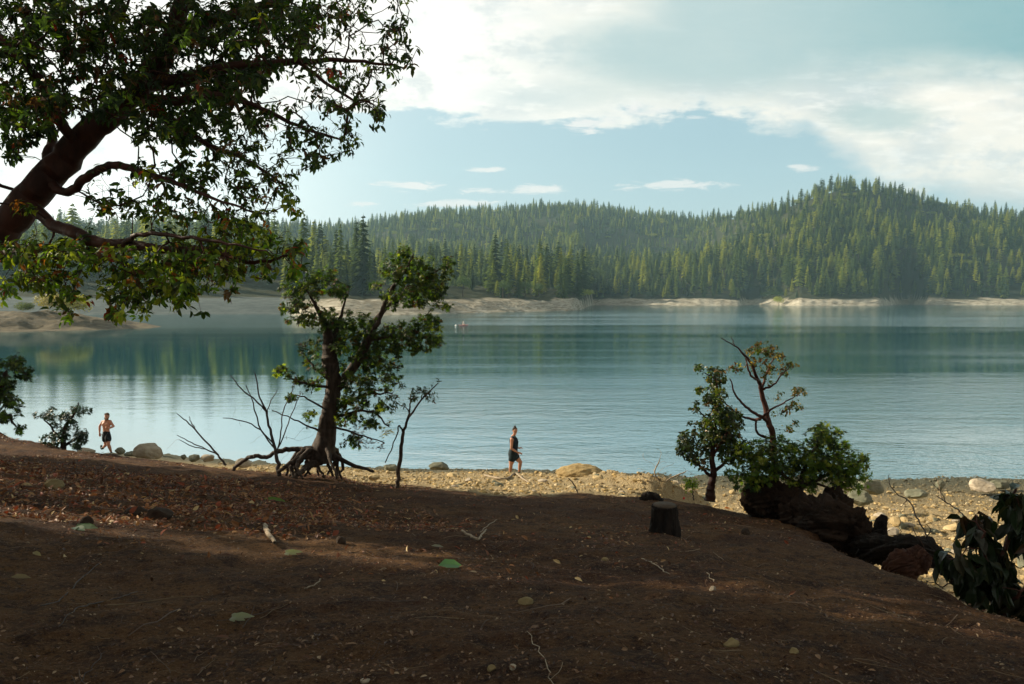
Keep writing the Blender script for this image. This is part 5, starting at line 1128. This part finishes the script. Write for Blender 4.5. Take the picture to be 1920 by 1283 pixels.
mass('log_slab', [(1650, 1088, 8.3, 18), (1666, 1080, 8.3, 34), (1692, 1064, 8.2, 52), (1716, 1050, 8.2, 46), (1734, 1034, 8.2, 30)], M_redlog, 'reddish broken slab of wood leaning under the dark fallen log', 'log', 3, 10, amp=.15, rootm=M_redlog, part='wood', jag=.12)
mass('root_mass', [(1200, 944, 12.3, 12), (1212, 938, 12.3, 22), (1226, 936, 12.3, 20), (1238, 944, 12.2, 14)], M_char, 'small dark chunk of root lying behind the stump', 'root mass', 5, 11, amp=.25, spread=.2, part='bark')
mass('bank_edge_root', [(1480, 1000, 8.9, 7), (1540, 1030, 8.2, 7), (1600, 1062, 7.6, 6), (1640, 1076, 7.4, 5)], M_char, 'long thin root lying along the crest of the bank at right', 'root', 6, 14, n=10, amp=.05, spread=.3, rr=.006, part='bark')
for (u, v, lb_) in [(1282, 937, 'tiny red scrap of litter at the foot of the bright shrub')]:
    p = G(u, v); bm = bmesh.new(); bmesh.ops.create_cube(bm, size=1); bmesh.ops.bevel(bm, geom=bm.edges[:], offset=.12, segments=2)
    for q in bm.verts: q.co.z += .12 * math.sin(q.co.x * 5); q.co.x *= 1 - .25 * (q.co.z)
    me = bpy.data.meshes.new('cup'); bm.to_mesh(me); bm.free(); me.materials.append(flat_mat('red_plastic', (.55, .02, .02), .4)); o = bpy.data.objects.new('red_scrap', me); COL.objects.link(o)
    o.location = (p[0], p[1], p[2] + .025); o.scale = (.035, .03, .06); o.rotation_euler = (.2, .15, .4); tag(o, lb_, 'litter')

# ================================================================== people
def tube_closed(pts, rad, n=14, axis=None, ratio=1.0, per=3):
    """closed tapered tube with round ends; radii per point; ratio flattens across 'axis'"""
    q = np.column_stack([np.array(pts, float), rad]); q = smooth_path(q, per) if len(q) > 1 else q
    d = nrm(np.gradient(q[:, :3], axis=0)); 
    caps = []
    r0, r1 = q[0, 3], q[-1, 3]
    pre = [(q[0, :3] - d[0] * r0 * math.sin(t), r0 * math.cos(t), d[0]) for t in (1.45, 1.1, .7, .35)]
    post = [(q[-1, :3] + d[-1] * r1 * math.sin(t), r1 * math.cos(t), d[-1]) for t in (.35, .7, 1.1, 1.45)]
    R_ = pre + [(q[i, :3], q[i, 3], d[i]) for i in range(len(q))] + post
    ax = np.array(axis if axis is not None else (.13, .97, .2), float); a = np.arange(n) / n * 2 * np.pi; V = []
    for c, r, dd in R_:
        w = ax - dd * (ax @ dd); w /= max(np.linalg.norm(w), 1e-6); u = np.cross(dd, w)
        V.append(c + u * (np.cos(a) * r)[:, None] + w * (np.sin(a) * r * ratio)[:, None])
    K = len(R_); V = np.concatenate(V); F = [[i * n + j, i * n + (j + 1) % n, (i + 1) * n + (j + 1) % n, (i + 1) * n + j] for i in range(K - 1) for j in range(n)]
    V = np.vstack([V, R_[0][0], R_[-1][0]]); T3 = [[K * n, (j + 1) % n, j] for j in range(n)] + [[K * n + 1, (K - 1) * n + j, (K - 1) * n + (j + 1) % n] for j in range(n)]
    return V, [tuple(x) for x in F] + [tuple(x) for x in T3]
def ellip(c, rx, ry, rz, rot=(0, 0, 0)):
    v, f = ICO[3]; M = np.array(Matrix.Rotation(rot[2], 3, 'Z') @ Matrix.Rotation(rot[1], 3, 'Y') @ Matrix.Rotation(rot[0], 3, 'X'))
    return (v * np.array([rx, ry, rz])) @ M.T + np.array(c), [tuple(x) for x in f]
def fuse(name, shapes, voxel, m, parent, smooth=2):
    V = []; F = []; n = 0
    for v, f in shapes:
        V += [tuple(x) for x in v]; F += [tuple(i + n for i in x) for x in f]; n += len(v)
    me = bpy.data.meshes.new(name); me.from_pydata(V, [], F); me.update(); o = bpy.data.objects.new(name, me); COL.objects.link(o)
    rm = o.modifiers.new('r', 'REMESH'); rm.mode = 'VOXEL'; rm.voxel_size = voxel; rm.use_smooth_shade = True
    sm_ = o.modifiers.new('s', 'SMOOTH'); sm_.iterations = smooth; sm_.factor = .5
    dg = bpy.context.evaluated_depsgraph_get(); ev = o.evaluated_get(dg); me2 = bpy.data.meshes.new_from_object(ev); o.modifiers.clear(); o.data = me2; bpy.data.meshes.remove(me)
    me2.materials.clear(); me2.materials.append(m)
    for p_ in me2.polygons: p_.use_smooth = True
    o.parent = parent; return o
def hand(c, dirv, palm_n, s=1.0, curl=.9, thumb=1):
    """palm + four unequal bent fingers + thumb"""
    d = nrm(np.array(dirv, float)); nrm_ = np.array(palm_n, float); nrm_ = nrm(nrm_ - d * (nrm_ @ d)); sd = np.cross(d, nrm_); c = np.array(c, float); S = []
    S.append(tube_closed([c, c + d * .045 * s, c + d * .085 * s], [.026 * s, .038 * s, .036 * s], 12, nrm_, .5))
    for k, (off, L) in enumerate(((-.030, .062), (-.010, .075), (.010, .082), (.030, .072))):
        b = c + d * .085 * s + sd * off * s; p = [b]; a = 0; cur = b
        for seg, fr in enumerate((.45, .32, .23)):
            a += curl * (.5 + .25 * seg); cur = cur + (d * math.cos(a) + nrm_ * math.sin(a)) * L * fr * s; p.append(cur)
        S.append(tube_closed(p, [.0105 * s, .0095 * s, .0088 * s, .0075 * s], 8))
    b = c + d * .02 * s + sd * .03 * thumb * s; S.append(tube_closed([b, b + (d * .6 + sd * .7 * thumb + nrm_ * .4) * .035 * s, b + (d * 1.4 + sd * .8 * thumb + nrm_ * .9) * .042 * s], [.014 * s, .012 * s, .009 * s], 8))
    return S
def head_shapes(c, face, up, s=1.0):
    """head with nose, brow, lips, ears; c = centre, face = facing dir"""
    f = nrm(np.array(face, float)); u = np.array(up, float); u = nrm(u - f * (u @ f)); r = np.cross(f, u); c = np.array(c, float)
    def L(x, y, z): return c + (r * x + f * y + u * z) * s
    S = []
    v, fc = ICO[4]; w = v.copy(); lo = np.clip(-w[:, 2], 0, 1); w[:, 0] *= .074 * (1 - .30 * lo); w[:, 1] = w[:, 1] * .092 + .006; w[:, 1] *= (1 - .12 * lo); w[:, 2] *= .115
    eye = lambda x0: np.exp(-(((w[:, 0] - x0) / .014) ** 2 + ((w[:, 2] - .004) / .011) ** 2)) * (w[:, 1] > 0)
    w[:, 1] -= .010 * (eye(.031) + eye(-.031))
    S.append((c + (w[:, :1] * r + w[:, 1:2] * f + w[:, 2:] * u) * s, [tuple(x) for x in fc]))
    S.append(tube_closed([L(0, .092, .008), L(0, .103, -.018), L(0, .104, -.030)], [.007 * s, .010 * s, .013 * s], 10))
    S.append(tube_closed([L(-.034, .086, .022), L(0, .093, .020), L(.034, .086, .022)], [.008 * s] * 3, 8))
    S.append(tube_closed([L(-.018, .085, -.052), L(0, .091, -.051), L(.018, .085, -.052)], [.006 * s] * 3, 8))
    S.append(ellip(L(0, .072, -.098), .024 * s, .022 * s, .022 * s))
    for sg in (-1, 1): S.append(tube_closed([L(sg * .074, -.004, .022), L(sg * .080, -.012, 0), L(sg * .073, -.002, -.024)], [.008 * s, .012 * s, .008 * s], 8))
    return S, L
def skin_mat(name, c, c2):
    m, t, o = mat(name); tc = t.new('ShaderNodeTexCoord').outputs['Object']; n = t.noise(tc, 5, 4, .6)
    b = bsdf(t, o, t.mix(t.step(n, .3, .7), c, c2), .5, .35); b.inputs['Subsurface Weight'].default_value = .12; b.inputs['Subsurface Scale'].default_value = .02; return m
def eyes(L, s, parent):
    me_ = flat_mat('dark_eye', (.03, .025, .02), .2)
    for sg in (-1, 1):
        v, f = ellip(L(sg * .031, .079, .004), .012 * s, .012 * s, .010 * s); o = mesh_np('eye', v, [np.array(f)], me_, parent)
K1 = .001900
def man():
    Y0 = 28.2; foot = PX(209, 851, Y0); root = empty('person', (foot[0], Y0, foot[2])); X0 = 525.0
    def q(cx, cz, y=0.0): return np.array([(cx - X0) * K1, y, (1072 - cz) * K1])
    sk = skin_mat('tanned_skin', (.50, .235, .165), (.60, .30, .22)); S = []
    sl_, sr_ = q(362, 428, .03), q(528, 412, -.03); hl, hr = q(400, 690, .02), q(470, 685, -.02)
    # trunk
    S.append(tube_closed([q(438, 690), q(436, 640), q(434, 575), q(437, 510), q(443, 450), q(448, 415)], [.135, .135, .125, .150, .165, .110], 20, (0, 1, 0), .66))
    S.append(tube_closed([sl_, q(445, 422, 0), sr_], [.070, .085, .070], 14, (0, 1, 0), .8))
    S.append(ellip(q(405, 470, -.075), .075, .04, .055)); S.append(ellip(q(480, 462, -.085), .075, .04, .055))
    S.append(tube_closed([q(450, 415), q(458, 385, -.01), q(463, 350, -.02)], [.065, .056, .056], 14))
    # right arm (picture left): elbow out and back, fist low
    e1, h1 = q(268, 520, .12), q(292, 655, .02)
    S.append(tube_closed([sl_, sl_ * .5 + e1 * .5, e1], [.058, .050, .040], 14)); S.append(tube_closed([e1, e1 * .6 + h1 * .4, h1], [.041, .042, .027], 14))
    S += hand(h1, (.15, -.1, -1), (.7, -.5, .2), 1.05, 1.25, -1)
    e2, h2 = q(592, 508, -.02), q(548, 535, -.20)
    S.append(tube_closed([sr_, sr_ * .5 + e2 * .5, e2], [.058, .050, .041], 14)); S.append(tube_closed([e2, e2 * .55 + h2 * .45, h2], [.042, .041, .027], 14))
    S += hand(h2, (-.75, -.5, .25), (-.2, .3, 1), 1.0, 1.3, 1)
    # legs: trailing leg picture-left, planted leg picture-right
    k1, a1 = q(430, 880, -.05), q(305, 965, .22); k2, a2 = q(512, 870, -.14), q(525, 1030, -.02)
    S.append(tube_closed([hl, hl * .55 + k1 * .45, k1], [.100, .086, .058], 16)); S.append(tube_closed([k1, k1 * .65 + a1 * .35, a1], [.056, .060, .036], 14))
    S.append(tube_closed([hr, hr * .55 + k2 * .45, k2], [.100, .088, .060], 16)); S.append(tube_closed([k2, k2 * .68 + a2 * .32, a2], [.058, .064, .038], 14))
    S.append(tube_closed([a1, q(262, 985, .26), q(238, 965, .28)], [.036, .034, .026], 10)); S.append(tube_closed([a2, q(526, 1055, -.05), q(530, 1062, -.16)], [.038, .036, .028], 10))
    hs, L = head_shapes(q(466, 305, -.03), (.12, -1, -.08), (0.03, 0, 1), 1.08); S += hs
    fuse('body', S, .0085, sk, root, 2)
    # shorts
    sh = flat_mat('black_shorts', (.012, .014, .02), .7, .2, .4, 8); T_ = []
    T_.append(tube_closed([q(440, 720), q(438, 690), q(436, 648)], [.150, .158, .142], 20, (0, 1, 0), .74))
    for hp, kp in ((hl, k1), (hr, k2)): T_.append(tube_closed([hp + np.array([0, 0, .0]), hp * .72 + kp * .28, hp * .52 + kp * .48], [.105, .118, .116], 18))
    fuse('shorts', T_, .010, sh, root, 2)
    hm = bark_mat('brown_hair', (.07, .04, .022), (.14, .08, .045), 30, (1, 1, 1), .5, .004)
    hh = [ellip(L(0, -.014, .040), .086, .096, .098)] + [ellip(L(x, .050, .098), .030, .030, .026) for x in (-.045, -.02, .01, .038)]
    fuse('hair', hh, .007, hm, root, 1)
    fuse('beard', [tube_closed([L(-.070, .012, -.028), L(-.052, .050, -.082), L(0, .085, -.112), L(.052, .050, -.082), L(.070, .012, -.028)], [.013, .021, .026, .021, .013], 10)], .007, hm, root, 1)
    eyes(L, 1.08, root)
    sm2 = flat_mat('dark_running_shoe', (.035, .045, .045), .6)
    for a, b, c in ((a1 + np.array([-.01, .01, .0]), q(258, 992, .26), q(232, 945, .30)), (a2 + np.array([0, 0, -.03]), q(524, 1062, -.03), q(534, 1064, -.20))):
        fuse('shoe', [tube_closed([a, b, c], [.048, .052, .042], 14)], .008, sm2, root, 1)
    tag(root, 'bare-chested man in black shorts running along the water on the left', 'person')
man()
K2 = .001731
def woman():
    Y0 = 23.6; foot = PX(965, 892, Y0); root = empty('person', (foot[0], Y0, foot[2])); X0 = 450.0
    def q(cx, cz, y=0.0): return np.array([(cx - X0) * K2, y, (1108 - cz) * K2])
    sk = skin_mat('woman_skin', (.42, .20, .125), (.50, .26, .17)); S = []  # light brown skin, tone varied by noise
    F_ = (1, -.35, 0)     # she faces to the right, a little toward us
    ax = (-.35, -1, 0)
    S.append(tube_closed([q(420, 735), q(418, 680), q(432, 590), q(436, 500), q(425, 420), q(420, 378)], [.135, .142, .118, .125, .120, .072], 20, ax, 1.18))
    S.append(ellip(q(478, 470, -.05), .065, .065, .06)); S.append(ellip(q(470, 470, .09), .06, .06, .06))
    sN, sF = q(398, 415, -.155), q(440, 415, .15)
    S.append(tube_closed([sN, q(420, 398, 0), sF], [.058, .070, .058], 14))
    S.append(tube_closed([q(424, 400), q(434, 355, -.01), q(446, 320, -.02)], [.058, .048, .048], 14))
    eN, hN = q(388, 575, -.21), q(505, 640, -.24)
    S.append(tube_closed([sN, sN * .5 + eN * .5, eN], [.054, .047, .037], 14)); S.append(tube_closed([eN, eN * .6 + hN * .4, hN], [.038, .038, .024], 14))
    S += hand(hN, (1, -.1, -.28), (0, .5, -.8), .98, .35, -1)
    eF, hF = q(455, 565, .21), q(520, 610, .20)
    S.append(tube_closed([sF, sF * .5 + eF * .5, eF], [.052, .045, .036], 14)); S.append(tube_closed([eF, eF * .6 + hF * .4, hF], [.037, .036, .024], 14)); S += hand(hF, (1, 0, .1), (0, -.5, -.8), .95, .6, 1)
    hN_, hF_ = q(408, 745, -.07), q(445, 735, .07)
    kN, aN = q(380, 895, -.09), q(368, 1045, -.07); kF, aF = q(556, 855, .06), q(535, 1045, .08)
    S.append(tube_closed([hN_, hN_ * .5 + kN * .5, kN], [.112, .094, .060], 16)); S.append(tube_closed([kN, kN * .65 + aN * .35, aN], [.058, .060, .036], 14))
    S.append(tube_closed([hF_, hF_ * .5 + kF * .5, kF], [.110, .094, .062], 16)); S.append(tube_closed([kF, kF * .65 + aF * .35, aF], [.060, .060, .036], 14))
    S.append(tube_closed([aN, q(372, 1080, -.07), q(395, 1092, -.08)], [.036, .034, .026], 10)); S.append(tube_closed([aF, q(540, 1085, .08), q(580, 1096, .06)], [.036, .034, .026], 10))
    hs, L = head_shapes(q(455, 262, -.03), (.45, -1, 0), (.02, 0, 1), 1.0); S += hs
    fuse('body', S, .0085, sk, root, 2)
    top = flat_mat('navy_sleeveless_top', (.012, .022, .035), .75, .2, .4, 9)
    T_ = [tube_closed([q(428, 640), q(434, 590), q(438, 500), q(428, 425), q(424, 392)], [.134, .126, .136, .132, .088], 20, ax, 1.20), ellip(q(482, 470, -.05), .072, .072, .066), ellip(q(474, 470, .09), .068, .068, .066),
          tube_closed([q(410, 400, -.11), q(424, 385, 0), q(440, 400, .11)], [.058, .072, .058], 14)]
    fuse('top', T_, .010, top, root, 2)
    col2 = flat_mat('grey_green_collar', (.07, .11, .10), .8)
    fuse('collar', [tube_closed([q(395, 392, -.09), q(420, 372, -.075), q(462, 378, -.06), q(470, 395, .02), q(440, 368, .07), q(405, 372, .03), q(395, 392, -.09)], [.030] * 7, 10)], .009, col2, root, 1)
    sho = flat_mat('dark_teal_shorts', (.012, .025, .032), .75, .2, .4, 9)
    T_ = [tube_closed([q(424, 745), q(420, 700), q(425, 640), q(430, 610)], [.148, .158, .142, .130], 20, ax, 1.15)]
    for hp, kp in ((hN_, kN), (hF_, kF)): T_.append(tube_closed([hp + np.array([0, 0, .03]), hp * .88 + kp * .12, hp * .74 + kp * .26], [.118, .122, .120], 18))
    fuse('shorts', T_, .010, sho, root, 2)
    hm = bark_mat('dark_hair', (.018, .013, .010), (.045, .032, .024), 30, (1, 1, 1), .5, .004)
    fuse('hair', [ellip(L(0, -.016, .036), .080, .090, .094), ellip(L(-.01, -.03, .138), .034, .034, .032), ellip(L(.03, .05, .085), .028, .026, .022), ellip(L(-.03, .05, .085), .028, .026, .022)], .007, hm, root, 1)
    eyes(L, 1.0, root)
    sm2 = flat_mat('dark_trail_shoe', (.03, .035, .032), .7)
    for a, b, c in ((q(366, 1062, -.07), q(370, 1090, -.07), q(402, 1096, -.09)), (q(534, 1058, .08), q(540, 1092, .08), q(588, 1102, .06))):
        fuse('shoe', [tube_closed([a, b, c], [.046, .052, .042], 14)], .008, sm2, root, 1)
    tag(root, 'woman in a navy sleeveless top and dark shorts standing on the beach', 'person')
woman()

# ================================================================== kayak, paddler, buoy, bird
def kayak():
    Y = 165.0; c = PX(869, 607.5, Y); root = empty('kayak', (c[0], Y, .02)); g = np.random.default_rng(2)
    n = 16; rings = []
    for i, t in enumerate(np.linspace(-1, 1, 21)):
        w = .36 * (1 - abs(t) ** 2.4) + .01; h = .16 * (1 - .4 * abs(t) ** 2) ; zc = .10 + .12 * abs(t) ** 3; a = np.arange(n) / n * 2 * np.pi
        rings.append(np.stack([np.full(n, t * 1.25), np.cos(a) * w, zc + np.sin(a) * h], -1))
    V = np.concatenate(rings); F = [[i * n + j, i * n + (j + 1) % n, (i + 1) * n + (j + 1) % n, (i + 1) * n + j] for i in range(20) for j in range(n)]
    mesh_np('hull', V, [np.array(F)], flat_mat('pale_pink_hull', (.55, .30, .30), .4), root)
    v, f = ellip((0, 0, .27), .42, .20, .03); mesh_np('cockpit', v, [np.array(f)], flat_mat('dark_cockpit', (.02, .02, .02), .6), root)
    root.rotation_euler = (0, 0, .55); tag(root, 'small pink kayak far out on the lake left of centre', 'kayak')
    pr = empty('person', (c[0], Y, .22)); pr.rotation_euler = (0, 0, .3)
    S = [tube_closed([(0, 0, 0), (0, 0, .28), (0, 0, .50)], [.17, .17, .15], 16, (0, 1, 0), .7), tube_closed([(0, 0, .5), (0, 0, .60)], [.06, .055], 10)]
    hs, L = head_shapes((0, -.01, .72), (0, -1, 0), (0, 0, 1), 1.0); S += hs
    for sg in (-1, 1):
        S.append(tube_closed([(sg * .18, 0, .48), (sg * .30, -.10, .30), (sg * .26, -.32, .34)], [.055, .045, .03], 12)); S += hand((sg * .26, -.32, .34), (0, -1, .1), (0, 0, -1), 1, 1.2, -sg)
        S.append(tube_closed([(sg * .10, 0, .02), (sg * .14, -.35, .12), (sg * .12, -.7, .02)], [.09, .07, .05], 12))
    fuse('body', S, .014, skin_mat('paddler_skin', (.45, .25, .18), (.5, .3, .22)), pr, 1)
    fuse('shirt', [tube_closed([(0, 0, .02), (0, 0, .28), (0, 0, .50)], [.19, .19, .17], 16, (0, 1, 0), .75)], .014, flat_mat('white_shirt', (.75, .76, .74), .7), pr, 1)
    v, f = ellip((0, -.02, .80), .15, .16, .05); mesh_np('hat', v, [np.array(f)], flat_mat('white_hat', (.8, .8, .78), .7), pr)
    tag(pr, 'paddler in white shirt and hat sitting in the pink kayak', 'person')
    b = PX(855, 608.5, Y - 3); s = Skel(); root = empty('buoy', (b[0], Y - 3, .08))
    v, f = ellip((0, 0, .1), .26, .26, .24); mesh_np('float', v, [np.array(f)], flat_mat('white_buoy', (.85, .85, .82), .4), root)
    v, f = frustum((0, 0, .28), (0, 0, .42), .05, .04, 10); mesh_np('cap', v, [f], flat_mat('buoy_cap', (.6, .6, .58), .4), root); tag(root, 'small round white buoy left of the pink kayak', 'buoy')
kayak()
def bird():
    p = PX(1190, 409, 420); V = []; root = empty('bird', p)
    v, f = ellip((0, 0, 0), .55, .16, .14); mesh_np('body', v, [np.array(f)], flat_mat('white_feathers', (.8, .8, .78), .6), root)
    W_ = np.array([(0.15, 0, .05), (-.2, 0, .05), (.05, .6, .3), (-.25, .6, .28), (-.1, 1.1, .25), (0.15, 0, .02), (-.2, 0, .02), (.05, .6, .27), (-.25, .6, .25)])
    for sg in (-1, 1): mesh_np('wing', W_ * np.array([1, sg, 1]), [np.array([[0, 1, 3, 2], [5, 7, 8, 6]]), np.array([[2, 3, 4], [7, 4, 8]])], flat_mat('white_wing', (.8, .8, .78), .6), root)
    root.rotation_euler = (0, 0, .9); tag(root, 'white bird flying in front of the hazy far ridge', 'bird')
bird()
# ------------------------------------------------------------------ haze
def build_haze():
    V = np.array([(x, y, z) for z in (-9, 420) for y in (-70, 2400) for x in (-2400, 2400)], float)
    F = np.array([(0, 1, 3, 2), (4, 6, 7, 5), (0, 4, 5, 1), (2, 3, 7, 6), (0, 2, 6, 4), (1, 5, 7, 3)])[:, ::-1]
    m, t, o = mat('lake_haze'); pv = t.new('ShaderNodeVolumePrincipled')
    pv.inputs['Color'].default_value = (0.50, 0.80, 0.96, 1); pv.inputs['Density'].default_value = 0.00014; pv.inputs['Anisotropy'].default_value = 0.25
    t.l.new(pv.outputs[0], o.inputs['Volume'])
    ob = mesh_np('haze', V, [F], m, smooth=False); tag(ob, 'pale blue summer haze over the lake and hills', 'haze', kind='stuff')
build_haze()
